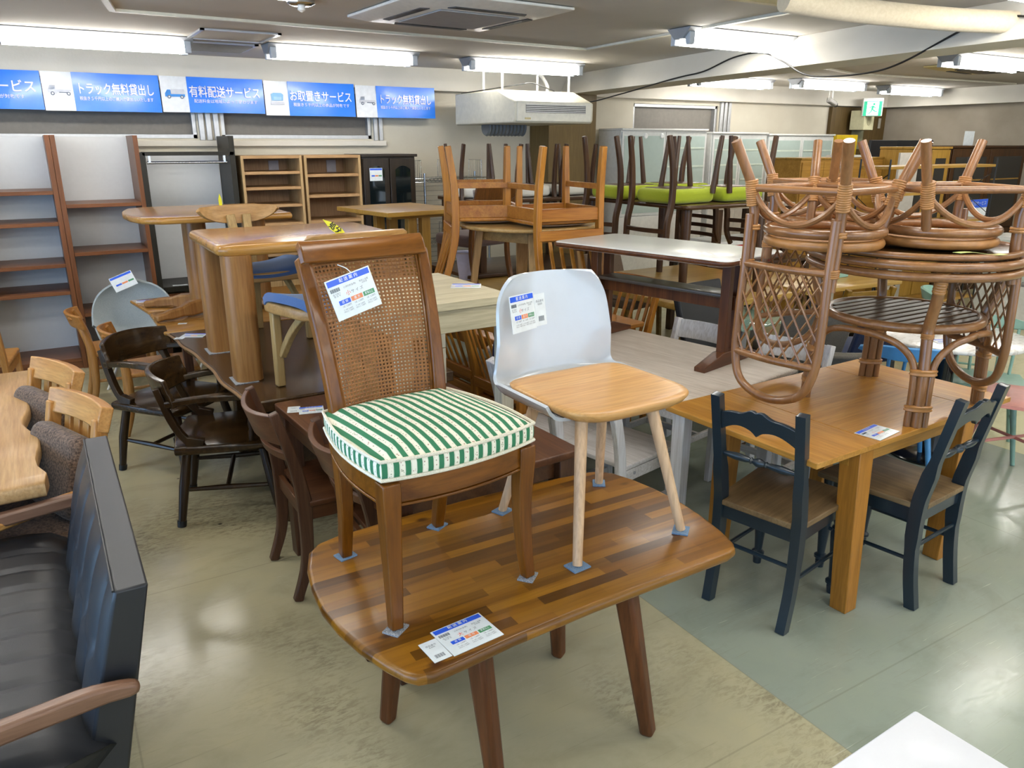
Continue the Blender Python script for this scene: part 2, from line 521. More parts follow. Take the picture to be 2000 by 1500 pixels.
spots = [(.50, 6.25, 'fluorescent ceiling light above the left blue banners'),
         (2.24, 6.27, 'fluorescent ceiling light in the middle of the row above the banners'),
         (3.96, 6.35, 'fluorescent ceiling light over the hanging air conditioner'),
         (4.30, 4.05, 'twin-tube fluorescent ceiling light beside the white ceiling beam'),
         (7.00, 6.75, 'distant ceiling light half hidden by the beam'),
         (8.25, 6.40, 'distant ceiling light above the security camera'),
         (10.10, 6.55, 'distant ceiling light nearest the grey wall'),
         (4.30, 2.02, 'ceiling light above the beige fabric duct')]
added_lamps = [(-.75, 4.1), (.55, 3.7), (2.95, 2.0), (3.2, .9), (5.4, .6), (5.8, 2.4), (-1.2, 6.25), (-2.9, 6.25), (-2.2, 2.2), (-.3, 1.9), (1.7, 1.9), (-2.2, -.4), (-.3, -.4), (1.7, -.4), (3.7, -.2),
        (-.3, -2.6), (3.0, -2.6), (7.2, 4.0), (8.9, 4.0), (7.2, 1.6), (9.6, 1.6), (6.6, -.8), (9.2, -.8)]  # unseen lamps added to brighten the room, shelves and stacked tables
for i, (x, y, lab) in enumerate(spots):
    if i == 0: LT.location = (x, y, CEIL); LT['label'] = lab; LT['group'] = 'fluorescent ceiling lights'
    else: dup(LT, lab, (x, y, CEIL), 0, group='fluorescent ceiling lights')
for x, y in added_lamps:
    dup(LT, 'unseen fluorescent ceiling light added outside the picture to brighten the shop', (x, y, CEIL), 0, group='ceiling lights added outside the picture')

def cassette(loc, rz, label, S, frame_c, name='ceiling_air_conditioner'):
    t = thing(name, label, 'air conditioner', loc, rz)
    b = B(); h = S / 2
    b.rings([[(-h, -h, -.004), (h, -h, -.004), (h, h, -.004), (-h, h, -.004)], [(-h, -h, -.018), (h, -h, -.018), (h, h, -.018), (-h, h, -.018)],
             [(-h * .80, -h * .80, -.045), (h * .80, -h * .80, -.045), (h * .80, h * .80, -.045), (-h * .80, h * .80, -.045)]])
    obj('panel', b, frame_c, t, bevel=.004)
    k = h * .72
    for a in range(4):
        v = B(); c, s_ = math.cos(a * PI / 2), math.sin(a * PI / 2)
        q = [(-k * .72, k * .92), (k * .72, k * .92), (k * .66, k * 1.06), (-k * .66, k * 1.06)]
        v.prism([(x * c - y * s_, x * s_ + y * c) for x, y in q], -.050, -.0455)
        obj('vent', v, M_dark, t)
    g = B().box(-k * .74, k * .74, -k * .74, k * .74, -.054, -.0455)
    obj('grille', g, plain('grille_' + label[:5], '#8f8f92' if S < 1 and 'white' in label else '#57534a', .6), t, bevel=.003)
    return t
cassette((2.18, 4.2, CEIL), 3, 'white four-way cassette air conditioner set in the ceiling', .93, M_white)
cassette((8.0, 4.35, CEIL), 8, 'yellowed cassette air conditioner in the far ceiling beyond the beam', .95, plain('yellowed_plastic', '#b9ab78', .5))
t = thing('ceiling_hatch', 'square access hatch in the ceiling between two lights', 'hatch', (1.33, 5.92, CEIL))
obj('panel', B().box(-.24, .24, -.25, .25, -.006, -.001), M_ceil, t)
e = B()
for q in ((-.26, .26, -.27, -.245), (-.26, .26, .245, .27), (-.26, -.235, -.27, .27), (.235, .26, -.27, .27)): e.box(*q, -.012, -.001)
obj('frame', e, M_alu, t)
t = thing('ceiling_vent', 'grey louvred vent in the ceiling behind the access hatch', 'vent', (1.36, 6.62, CEIL))
e = B()
for q in ((-.25, .25, -.26, -.23), (-.25, .25, .23, .26), (-.25, -.22, -.26, .26), (.22, .25, -.26, .26)): e.box(*q, -.012, -.001)
obj('frame', e, M_alu, t)
e = B()
for i in range(9): e.bar((-.22, -.2 + i * .05, -.012), (.22, -.2 + i * .05, -.012), .003, .035, side=(0, .6, 1))
obj('slat', e, plain('vent_grey', '#7f7f80', .6), t)
t = thing('smoke_detector', 'round chrome-rimmed detector on the ceiling at the top edge', 'detector', (1.33, 4.32, CEIL))
obj('base', B().lathe([(.07, -.001), (.07, -.02), (.05, -.03)], n=24), M_chrome, t)
obj('bulb', B().lathe([(.02, -.028), (.02, -.05), (.006, -.06)], n=12), M_white, t)
tag(obj('fabric_duct', B().tube(bez([(3.15, 2.75, 2.395), (3.6, 2.62, 2.36), (4.2, 2.46, 2.345), (4.75, 2.28, 2.35), (6.0, 1.9, 2.37)], 8), [.055] * 32 + [.055], 16), fabric('duct_cloth', '#bfb298', '#c9bda4', 60, strength=.2)),
    'beige cloth-covered duct hung under the ceiling in the top corner', 'duct')
t = thing('ceiling_speaker', 'flat white round speaker in the far ceiling beside the yellowed air conditioner', 'speaker', (6.45, 4.5, CEIL))
obj('cover', B().lathe([(.12, -.001), (.12, -.012), (.10, -.018)], n=24), M_white, t)

# black cable looping along the beam
CB = [(4.55, 6.45, 2.20), (4.70, 6.40, 2.13), (4.88, 6.10, 2.19), (4.86, 5.6, 2.235), (4.83, 5.35, 2.26), (4.84, 5.12, 2.28), (4.82, 4.85, 2.30), (4.80, 4.55, 2.375), (4.76, 4.25, 2.38),
      (4.80, 3.98, 2.30), (4.88, 3.75, 2.20), (4.92, 3.55, 2.165), (4.90, 3.2, 2.16), (4.80, 2.95, 2.20), (4.66, 2.62, 2.34), (4.61, 2.45, 2.37), (4.56, 2.3, 2.36), (4.50, 2.1, 2.29), (4.42, 1.8, 2.24)]
CB = CB[:2] + [(bx(y) + .12 * max(0, z - 2.25) / .21 - .014, y, z) for x, y, z in CB[2:]]
tag(obj('cable', B().tube(bez(CB, 6), .006, 6), M_black), 'black cable looping along the white ceiling beam', 'cable')

# ------------------------------------------------------------------ hanging air conditioner
t = thing('hanging_air_conditioner', 'long cream air conditioner hung from the ceiling by rods', 'air conditioner', (4.06, 6.55, 1.92))
b = B()
y0, y1 = -.56, .56
b.rings([[(x, y1, 0), (x, y0 + .02, 0), (x, y0, .03), (x, y0, .175), (x, y0 + .30, .285), (x, y1, .285)] for x in (-.42, .42)])
obj('body', b, M_cream, t, bevel=.012)
e = B().box(-.40, .40, y0 - .006, y0 + .01, .012, .18)
obj('front_panel', e, plain('cream_front', '#d4d2c6', .35), t, bevel=.01)
e = B().box(-.31, .33, y0 - .008, y0 + .012, .085, .155)
g = obj('grille', e, M_dark, t)
e = B()
for i in range(5): e.box(-.31, .33, y0 - .012, y0 - .004, .089 + i * .0145, .0955 + i * .0145)
obj('louvre', e, M_alu, g)
obj('badge', B().box(-.32, -.26, y0 - .009, y0, .03, .045), plain('badge', '#b7a877', .4), t)
for x, y in ((-.30, .2), (-.36, -.25), (.36, -.25), (.30, .2)):
    obj('rod', B().tube([(x, y, .28), (x, y, CEIL - 1.921)], .011, 8), M_white, t)
obj('pipe', B().tube(bez([(.34, .1, .285), (.42, .2, .36), (.43, .3, .45), (.44, .4, .50), (.5, .5, .52)], 6), .018, 8), M_white, t)
obj('hose', B().lathe([(.075 + .010 * (i % 2), -.21 + .02 * i) for i in range(22)], (-.05, .25, -.02), 18, (1, 0, 0)), plain('grey_hose', '#6f7274', .5), t)
obj('wire', B().tube(bez([(-.38, .5, .29), (-.2, -.2, .33), (0, -.15, .36), (.1, -.2, .33), (.3, -.1, .30)], 8), .005, 6), M_black, t)

# ------------------------------------------------------------------ banners
M_bwhite = plain('banner_white', '#dfe3e8', .35, 0, .2)
def blue():
    s = N('banner_blue'); f = s.noise(s.coord((2, 2, 2)), 1.5, 2)
    return s.fin(s.ramp(f, [(.3, C('#0b72ea')), (.7, C('#1680f2'))]), .28, 0, .5, .25)
M_blue = blue()
M_pale = plain('pale_blue_print', '#7fb4de', .5); M_mid = plain('mid_blue_print', '#2f86d6', .5)
M_ink = plain('dark_ink', '#5a6478', .5); M_grey2 = plain('light_grey_print', '#c3c6cf', .5)
def truck(p, x, z, open_bed):
    f = B()
    y = -.006
    def plate(name, pts, m): 
        b_ = B(); b_.prism(pts, 0, .0012, fn=lambda a, c, d: (x + a, y - d, z + c)); obj(name, b_, m, p)
    if open_bed:
        plate('truck_print', [(-.075, -.012), (-.075, .01), (-.06, .045), (-.02, .045), (-.02, .012), (.085, .012), (.085, 0), (-.02, -.006), (-.02, -.018)], M_grey2)
        plate('truck_window_print', [(-.068, .012), (-.056, .04), (-.026, .04), (-.026, .012)], M_pale)
        plate('truck_chassis_print', [(0, -.012), (.06, -.012), (.06, -.006), (0, -.006)], M_ink)
        ws = ((-.045, -.018), (.065, -.018))
    else:
        plate('truck_print', [(-.08, -.02), (-.08, .005), (-.06, .035), (-.035, .035), (-.035, .0), (.075, 0), (.075, -.02)], M_mid)
        plate('truck_window_print', [(-.072, .005), (-.056, .03), (-.042, .03), (-.042, .005)], M_pale)
        plate('truck_box_print', [(-.03, .003), (.072, .003), (.072, .04), (-.03, .04)], M_grey2)
        ws = ((-.05, -.022), (.05, -.022))
    for wx, wz in ws:
        b_ = B(); b_.lathe([(.014, 0), (.014, .002)], (x + wx, y - .001, z + wz), 14, (0, -1, 0)); q = obj('truck_wheel_print', b_, M_ink, p)
        b_ = B(); b_.lathe([(.007, 0), (.007, .0015)], (x + wx, y - .003, z + wz), 12, (0, -1, 0)); obj('truck_hub_print', b_, M_bwhite, q)
def banner(x0, x1, z0, z1, head, subl, art, label, wf=.25):
    xc = (x0 + x1) / 2; W = x1 - x0; H = z1 - z0; h = H / 2
    t = thing('banner', label, 'banner', (xc, 7.335, (z0 + z1) / 2), 0, 'blue service banners over the windows')
    t.rotation_euler = (R(-4), 0, 0)
    xs_ = -W / 2 + W * wf
    def sheet(a, b0):
        q = B(); q.shell(lambda u, v: (a + (b0 - a) * u, .010 * math.sin(u * 5 + a * 7) * (v - .5), -h + H * v), 10, 2, .0015)
        return q
    if wf: obj('white_field', sheet(-W / 2, xs_), M_bwhite, t)
    obj('blue_field', sheet(xs_, W / 2), M_blue, t)
    cx = (xs_ + W / 2) / 2 - .01
    text('headline_lettering', head, .094 if len(head) > 8 else .098, M_bwhite, t, (cx, -.012, .018), (R(90), 0, 0), bold=.012, sx=(W - W * wf) * .90 / (len(head) * .094) if len(head) > 7 else .95)
    text('subline_lettering', subl, .033, M_bwhite, t, (cx, -.012, -.052), (R(90), 0, 0), bold=.006, sx=min(1.0, (W - W * wf) * .88 / (len(subl) * .034)))
    ax = -W / 2 + W * wf * .5 + .005
    if art == 1: truck(t, ax, .0, True)
    if art == 2: truck(t, ax, .0, False)
    if art == 3:
        for nm, pts, m in (('sofa_print', [(-.05, -.02), (-.055, .03), (-.035, .045), (.035, .045), (.055, .03), (.05, -.02)], M_pale),
                           ('sofa_seat_print', [(-.035, -.015), (-.035, .012), (.035, .012), (.035, -.015)], plain('pale_blue_seat', '#9cc6e6', .5)),
                           ('stand_print', [(-.06, -.055), (-.06, -.028), (.06, -.028), (.06, -.055)], M_grey2)):
            b_ = B(); b_.prism(pts, 0, .0012, fn=lambda a, c, d: (ax + a, -.010 - d - (.002 if 'seat' in nm else 0), c)); obj(nm, b_, m, t)
    return t
banner(-.83, .165, 2.0, 2.285, 'お取置きサービス', '税抜き５千円以上の商品が対象です', 3, 'blue banner cut off by the left edge, ending in サービス')
banner(.17, 1.012, 1.995, 2.285, 'トラック無料貸出し', '税抜き５千円以上のご購入で貸出しいたします', 1, 'blue banner トラック無料貸出し with a truck, second from the left edge')
banner(1.02, 1.86, 2.0, 2.285, '有料配送サービス', '配送料金は地域によって変わります', 2, 'blue banner 有料配送サービス with a blue box truck')
banner(1.868, 2.70, 1.988, 2.278, 'お取置きサービス', '税抜き５千円以上の商品が対象です', 3, 'blue banner お取置きサービス with a pale blue sofa')
banner(2.712, 3.53, 1.985, 2.27, 'トラック無料貸出し', '税抜き５千円以上のご購入で貸出しいたします', 1, 'blue banner トラック無料貸出し beside the hanging air conditioner')
# ------------------------------------------------------------------ foreground furniture
def acacia():
    s = N('acacia_blocks')
    br = s.n('ShaderNodeTexBrick'); br.offset = .37; br.offset_frequency = 2; br.squash = 1.3; br.squash_frequency = 3
    br.inputs['Color1'].default_value = (0, 0, 0, 1); br.inputs['Color2'].default_value = (1, 1, 1, 1); br.inputs['Mortar'].default_value = (.5, .5, .5, 1)
    br.inputs['Scale'].default_value = 1; br.inputs['Mortar Size'].default_value = 0.0
    br.inputs['Brick Width'].default_value = .27; br.inputs['Row Height'].default_value = .036
    s.l(s.coord((1, 1, 1), (0, 0, 0), (.11, .02, 0)), br.inputs['Vector'])
    base = s.ramp(br.outputs['Color'], [(0, tint(C('#4e2e12'), (1.06, 1.12, .50))), (.18, tint(C('#5f3a16'), (1.06, 1.12, .50))), (.38, tint(C('#75491b'), (1.06, 1.12, .50))), (.6, tint(C('#835420'), (1.06, 1.12, .50))), (.8, tint(C('#926127'), (1.06, 1.12, .50))), (1, tint(C('#67411a'), (1.06, 1.12, .50)))])
    st = s.noise(s.coord((1.6, 34, 34), (0, 0, R(1.5))), 1, 5, .62, .8)
    st2 = s.noise(s.coord((.9, 14, 14), (0, 0, R(-1)), (4, 1, 0)), 1, 4, .6, 1.4)
    c = s.mix(.85, base, s.ramp(st, [(.3, (.62, .55, .48, 1)), (.5, (1, 1, 1, 1)), (.7, (1.12, 1.12, 1.1, 1))]), 'MULTIPLY')
    c = s.mix(s.ramp(st2, [(.56, (0, 0, 0, 1)), (.74, (.6, .6, .6, 1))]), c, C('#3f260f'))
    v = s.n('ShaderNodeTexVoronoi'); v.inputs['Scale'].default_value = 4.2; v.inputs['Randomness'].default_value = 1
    s.l(s.coord((.9, 1.5, 1), loc=(.33, .17, 0)), v.inputs['Vector'])
    c = s.mix(s.ramp(v.outputs['Distance'], [(.035, (.9, .9, .9, 1)), (.10, (0, 0, 0, 1))]), c, C('#3a1e0d'))
    s.bump(st, .06, .002)
    return s.fin(c, .30, 0, .4, .08)
M_acacia = acacia()
M_walnutleg = wood('acacia_leg', '#4a2a17', '#7a4a2c', 'z', .38, mid='#613820', wt=(.95, .9, .7))

def felt(): return fabric('blue_felt', '#4f6c8c', '#7d9ab8', 700, .95)
M_felt = felt()
M_felt2 = fabric('grey_felt', '#3c424c', '#b8bcc2', 500, .95)
M_card = plain('card_white', '#e4ebee', .22, 0, .3)
M_cardblue = plain('card_blue', '#2b5fe0', .3); M_cardor = plain('card_orange', '#e58a5a', .35); M_cardgr = plain('card_green', '#4b8f63', .35)
M_cardtxt = plain('card_text', '#55606b', .5); M_cardred = plain('card_red', '#e06a5c', .5)
CARDG = 'delivery price cards'
def price_card(label, loc, rot, w=.135, h=.105, size='小', full=True, slip=False):
    """lies in its local xy plane, header at +y"""
    t = thing('price_card', label, 'price card', loc, 0, CARDG); t.rotation_euler = rot
    obj('sheet', B().box(-w / 2, w / 2, -h / 2, h / 2, 0, .0016), M_card, t)
    z = .0017
    obj('header', B().box(-w * .47, w * .47, h * .33, h * .47, z, z + .0006), M_cardblue, t)
    if full: text('header_lettering', '配 送 案 内', h * .105, M_card, t, (0, h * .40, z + .001), bold=.01)
    for k, m, tx in ((-1, M_cardblue, '近 郊'), (0, M_cardor, '遠 方'), (1, M_cardgr, '離島以上')):
        x = w * .04 + k * w * .275
        q = obj('price_band', B().box(x - w * .125, x + w * .125, -h * .16, -h * .05, z, z + .0006), m, t)
        if full:
            text('band_lettering', tx, h * .075, M_card, q, (x, -h * .105, z + .001), bold=.01, sx=.72 if len(tx) > 3 else 1)
            text('price_lettering', '1点 / 3,300円', h * .062, M_cardtxt, t, (x + .002, -h * .215, z), sx=.72)
            text('price_lettering', '2～4点 3,300円\n5点以上 7,500円', h * .048, M_cardtxt, t, (x + .002, -h * .32, z), sx=.8)
    if full:
        text('size_lettering', size, h * .13, M_cardred, t, (-w * .10, h * .06, z), bold=.01)
        text('size_lettering', 'サ イ ズ', h * .095, M_cardtxt, t, (w * .10, h * .06, z))
        text('note_lettering', '(1点の料金表)', h * .055, M_cardtxt, t, (-w * .02, h * .22, z))
        text('bubble_lettering', '配送と設置\nは別途', h * .05, M_cardtxt, t, (w * .30, h * .20, z))
        e = B()
        for i in range(14): e.box(-w * .45 + i * w * .015, -w * .45 + i * w * .015 + w * (.006 + .004 * (i % 3 == 0)), h * .18, h * .27, z, z + .0004)
        obj('bar_code', e, M_cardtxt, t)
        text('tag_lettering', '店 引取り\n配 送 可', h * .05, M_cardtxt, t, (-w * .34, h * .10, z))
    return t
def slip(label, loc, rot, w=.045, h=.07):
    t = thing('price_slip', label, 'price slip', loc, 0, 'small white price slips'); t.rotation_euler = rot
    obj('paper', B().box(-w / 2, w / 2, -h / 2, h / 2, 0, .001), M_card, t)
    e = B()
    for i in range(12): e.box(-w * .25 + i * w * .045, -w * .25 + i * w * .045 + w * (.014 + .012 * (i % 3 == 1)), -h * .36, -h * .2, .001, .0014)
    obj('bar_code', e, M_cardtxt, t)
    text('lettering', '商品番号\n8,800', h * .09, M_cardtxt, t, (0, h * .22, .0011))
    return t

# ---- low acacia table in front
TZ = .64
t = thing('acacia_dining_table', 'low acacia table with curved ends carrying the cane chair and white shell chair', 'table', (1.05, 1.67, 0))
half = [(.585, 1.300), (.66, 1.306), (.80, 1.320), (1.05, 1.332), (1.30, 1.336), (1.53, 1.340), (1.565, 1.350), (1.588, 1.378), (1.612, 1.45), (1.632, 1.55), (1.644, 1.66), (1.640, 1.78), (1.622, 1.88), (1.596, 1.955), (1.565, 1.99), (1.53, 2.005),
        (1.30, 2.03), (1.05, 2.037), (.80, 2.032), (.60, 2.015), (.545, 2.0), (.508, 1.965), (.478, 1.88), (.460, 1.78), (.452, 1.67), (.460, 1.57), (.478, 1.48), (.506, 1.39), (.530, 1.335), (.550, 1.310)]
obj('tabletop', B().slab([(x - 1.05, y - 1.67) for x, y in half], TZ - .03, TZ, .013, 4), M_acacia, t, smooth=50)
for (fx, fy), (ax, ay) in (((.845, 1.475), (.80, 1.52)), ((.700, 1.925), (.75, 1.86)), ((1.372, 1.455), (1.27, 1.50)), ((1.350, 1.915), (1.28, 1.86))):
    obj('leg', B().bar((ax - 1.05, ay - 1.67, TZ - .03), (fx - 1.05, fy - 1.67, 0), .062, .062, .044, .044, side=(1, .5, 0)), M_walnutleg, t, bevel=.012)
for x in (-.26, .225): obj('cross_rail', B().bar((x, -.2, TZ - .055), (x, .22, TZ - .055), .05, .05, side=(0, 0, 1)), M_walnutleg, t, bevel=.004)
obj('long_rail', B().bar((-.235, 0, TZ - .06), (.20, 0, TZ - .06), .05, .05, side=(0, 0, 1)), M_walnutleg, t, bevel=.004)

# ---- cane-backed chair, local front is -y
M_ch = wood('cherry_stain', '#55300f', '#85531f', 'z', .3, .35, mid='#6e4317', wt=(1.0, .92, .5))
M_chx = wood('cherry_stain', '#55300f', '#8d5a26', 'x', .28, .4, mid='#74481b', wt=(1.0, .92, .5))
def stripes():
    s = N('striped_brocade')
    tc = s.n('ShaderNodeTexCoord'); sp = s.n('ShaderNodeSeparateXYZ'); s.l(tc.outputs['Object'], sp.inputs[0])
    sn = s.n('ShaderNodeSeparateXYZ'); s.l(tc.outputs['Normal'], sn.inputs[0])
    ab = s.n('ShaderNodeMath', operation='ABSOLUTE'); s.l(sn.outputs[0], ab.inputs[0])
    gt = s.n('ShaderNodeMath', operation='GREATER_THAN'); s.l(ab.outputs[0], gt.inputs[0]); gt.inputs[1].default_value = .75
    mx = s.n('ShaderNodeMix', data_type='FLOAT'); s.l(gt.outputs[0], mx.inputs[0]); s.l(sp.outputs[0], mx.inputs[2]); s.l(sp.outputs[1], mx.inputs[3])
    m = s.n('ShaderNodeMath', operation='MULTIPLY'); s.l(mx.outputs[0], m.inputs[0]); m.inputs[1].default_value = 1 / .0265
    fr = s.n('ShaderNodeMath', operation='FRACT'); s.l(m.outputs[0], fr.inputs[0])
    base = s.ramp(fr.outputs[0], [(0, C('#3b7a58')), (.46, C('#3b7a58')), (.47, C('#e8e2cc')), (.53, C('#cdd6c4')), (.56, C('#ece7d6')), (.90, C('#ece7d6')), (.93, C('#cdd6c4')), (.98, C('#e8e2cc')), (.99, C('#3b7a58'))], 'CONSTANT')
    v = s.n('ShaderNodeTexVoronoi'); v.inputs['Scale'].default_value = 150; s.l(s.coord((1, 1, 1)), v.inputs['Vector'])
    dots = s.ramp(v.outputs['Distance'], [(.25, (1, 1, 1, 1)), (.36, (0, 0, 0, 1))])
    band = s.ramp(fr.outputs[0], [(0, (0, 0, 0, 1)), (.60, (1, 1, 1, 1)), (.86, (0, 0, 0, 1))], 'CONSTANT')
    g = s.mix(1, dots, band, 'MULTIPLY')
    flow = s.ramp(s.noise(s.coord((40, 40, 40)), 1, 1), [(.45, C('#b08a7c')), (.55, C('#a5a88e'))])
    c = s.mix(g, base, flow)
    n = s.noise(s.coord((900, 900, 900)), 1, 2); s.bump(n, .3, .001)
    return s.fin(c, .85, 0, .2)
M_stripe = stripes()
M_cane = plain('cane_weave', '#8a5a2c', .5, 0, 0, var=.2)
chair = thing('cane_back_chair', 'cherry-stained dining chair with cane back and green striped seat cushion, on the acacia table', 'chair', (.757, 1.70, TZ + .005), 5)
SH = .375
def fpt(a, b, n=8): return [Vector(a).lerp(Vector(b), i / n) for i in range(n + 1)]
for sx in (-1, 1):
    pts = [(sx * .198, -.19, 0), (sx * .192, -.178, .10), (sx * .190, -.172, .22), (sx * .192, -.176, .33), (sx * .192, -.176, SH)]
    obj('leg', B().ribbon(bez(pts, 3), [.030 + .016 * min(1, i / 9) for i in range(13)], [.030 + .016 * min(1, i / 9) for i in range(13)]), M_ch, chair, bevel=.004)
for sx in (-1, 1):
    pts = [(sx * .150, .20, 0), (sx * .152, .175, .14), (sx * .156, .165, .28), (sx * .160, .17, SH + .0)]
    obj('leg', B().ribbon(bez(pts, 4), [.030 + .001 * i for i in range(13)], [.032 + .001 * i for i in range(13)]), M_ch, chair, bevel=.004)
def bk(z):          # the back leans away: y of the back at height z
    q = (z - SH) / .48
    return .170 + .05 * q + .085 * q * q
for sx in (-1, 1):
    pts = [(sx * (.150 + .024 * q), bk(SH - .02 + .468 * q), SH - .02 + .468 * q) for q in [i / 8 for i in range(9)]]
    obj('back_post', B().ribbon(pts, [.040 - .001 * i for i in range(9)], .034), M_ch, chair, bevel=.006)
# curved crest rail scrolling back at the top
def crest(u, v):
    x = -.186 + .366 * u; z = SH + .428 + .042 * v
    y = bk(z) - .012 + .030 * (1 - (2 * u - 1) ** 2) + (.010 * max(0, v - .6) ** 2 / .16)
    return (x, y, z + .006 * (2 * u - 1) ** 2)
obj('crest_rail', B().shell(crest, 20, 8, -.020), M_chx, chair, smooth=50, bevel=.003)
def rail(u, v):
    x = -.152 + .304 * u; z = SH + .0 + .048 * v
    return (x, bk(z) + .022 * (1 - (2 * u - 1) ** 2) - .008, z)
obj('lower_rail', B().shell(rail, 14, 2, -.022), M_chx, chair, bevel=.003)
# woven cane panel: a sheet with real holes
def cane(nx, nz):
    b = B()
    def pt(u, w):
        z = SH + .045 + .390 * w
        hw = .134 + .024 * w
        x = -hw + 2 * hw * u
        return Vector((x, bk(z) + .024 * (1 - (2 * u - 1) ** 2) + .004, z))
    dx, dz = 1 / nx, 1 / nz
    for i in range(nx):
        for j in range(nz):
            u0, w0 = i * dx, j * dz
            sq = [(0, 0), (.5, 0), (1, 0), (1, .5), (1, 1), (.5, 1), (0, 1), (0, .5)]
            r = .29
            oc = [(.5 + r * math.cos(a), .5 + r * math.sin(a)) for a in [R(225 + 45 * k) for k in range(8)]]
            O = [b.bm.verts.new(pt(u0 + x * dx, w0 + y * dz)) for x, y in sq]
            I = [b.bm.verts.new(pt(u0 + x * dx, w0 + y * dz) + Vector((0, .0012, 0))) for x, y in oc]
            for k in range(8): b.face([O[k], O[(k + 1) % 8], I[(k + 1) % 8], I[k]])
    bmesh.ops.remove_doubles(b.bm, verts=b.bm.verts, dist=1e-5)
    return b
obj('cane_panel', cane(27, 39), M_cane, chair, smooth=0, solid=.003)
e = B()
for q in (0, 1):
    sx = -1 if q == 0 else 1
    e.tube([(sx * (.132 + .024 * w), bk(SH + .045 + .390 * w) - .002, SH + .045 + .390 * w) for w in [i / 8 for i in range(9)]], .004, 6)
for w in (0, 1):
    z = SH + .045 + .390 * w; hw = .134 + .024 * w
    e.tube([(-hw + 2 * hw * u, bk(z) + .022 * (1 - (2 * u - 1) ** 2) - .003, z) for u in [i / 12 for i in range(13)]], .004, 6)
obj('cane_spline', e, M_chx, chair)
# bowed seat frame
seat_out = []
for i in range(13):
    u = i / 12; seat_out.append((-.205 + .41 * u, -.185 - .030 * (1 - (2 * u - 1) ** 2)))
for i in range(1, 8):
    u = i / 8; seat_out.append((.205 + .022 * math.sin(PI * u) - .03 * u, -.19 + .385 * u))
for i in range(7):
    u = i / 6; seat_out.append((.175 - .35 * u, .195 + .02 * math.sin(PI * u)))
for i in range(1, 8):
    u = 1 - i / 8; seat_out.append((-.205 - .022 * math.sin(PI * u) + .03 * u, -.19 + .385 * u))
e = B(); e.prism([(x * .985, y * .985) for x, y in seat_out], SH - .055, SH + .005)
obj('seat_frame', e, M_chx, chair, bevel=.004)
e = B(); e.prism([(x * .995, y * .995) for x, y in seat_out], SH - .062, SH - .055)
obj('seat_bead', e, M_chx, chair, bevel=.002)
# cushion
def cushion(out, z0, z1, dome, r=.012):
    b = B(); rs = []
    for d, z in ((.012, z0), (.002, z0 + .010), (0, z0 + .02), (0, z1 - .012), (.003, z1 - .003), (.012, z1 + .002), (.05, z1 + dome * .55), (.10, z1 + dome * .85), (.15, z1 + dome)):
        row = []
        for x, y in out:
            L = math.hypot(x, y); k = max(0, (L - d) / L); row.append((x * k, y * k, z))
        rs.append(row)
    return b.rings(rs)
co = [(x * 1.045, y * 1.03) for x, y in seat_out]
cu = obj('seat_cushion', cushion(co, SH + .006, SH + .056, .026), M_stripe, chair, smooth=60)
M_pipe = fabric('brocade_piping', '#cfc6ad', '#efe9d8', 500, .9)
obj('piping', B().tube([(x * 1.0, y * 1.0, SH + .057) for x, y in co], .0045, 6, closed=True), M_pipe, cu)
obj('piping', B().tube([(x * 1.0, y * 1.0, SH + .012) for x, y in co], .0045, 6, closed=True), M_pipe, cu)

def pad(label, x, y, rz, m, s=.052):
    o = obj('felt_pad', B().box(-s * .5, s * .5, -s * .42, s * .42, 0, .005), m, bevel=.001)
    o.location = (x, y, TZ); o.rotation_euler = (0, 0, R(rz)); tag(o, label, 'felt pad', 'felt pads under the display chairs')
cc = Matrix.Rotation(R(5), 3, 'Z')
for (lx, ly, lab, m, rz) in ((-.198, -.19, 'dark-striped felt pad under the front left leg of the cane chair', M_felt2, 35), (.198, -.19, 'dark-striped felt pad under the front right leg of the cane chair', M_felt2, 40),
                             (-.150, .20, 'blue felt pad under the rear left leg of the cane chair', M_felt, 12), (.150, .20, 'grey-blue felt pad under the rear right leg of the cane chair', M_felt, 30)):
    v = cc @ Vector((lx, ly, 0)); pad(lab, .757 + v.x, 1.70 + v.y, rz, m)
# hanging card on the cane back
price_card('price card in a plastic sleeve tied to the cane chair back', (0.655, 1.868, 1.385), (R(80), R(-14), R(7)), .128, .105, '小')
tag(obj('tag_string', B().tube(bez([(.630, 1.905, 1.455), (.645, 1.888, 1.448), (.653, 1.872, 1.438)], 5), .0012, 5), M_card), 'white tie holding the price card to the cane chair back', 'string')

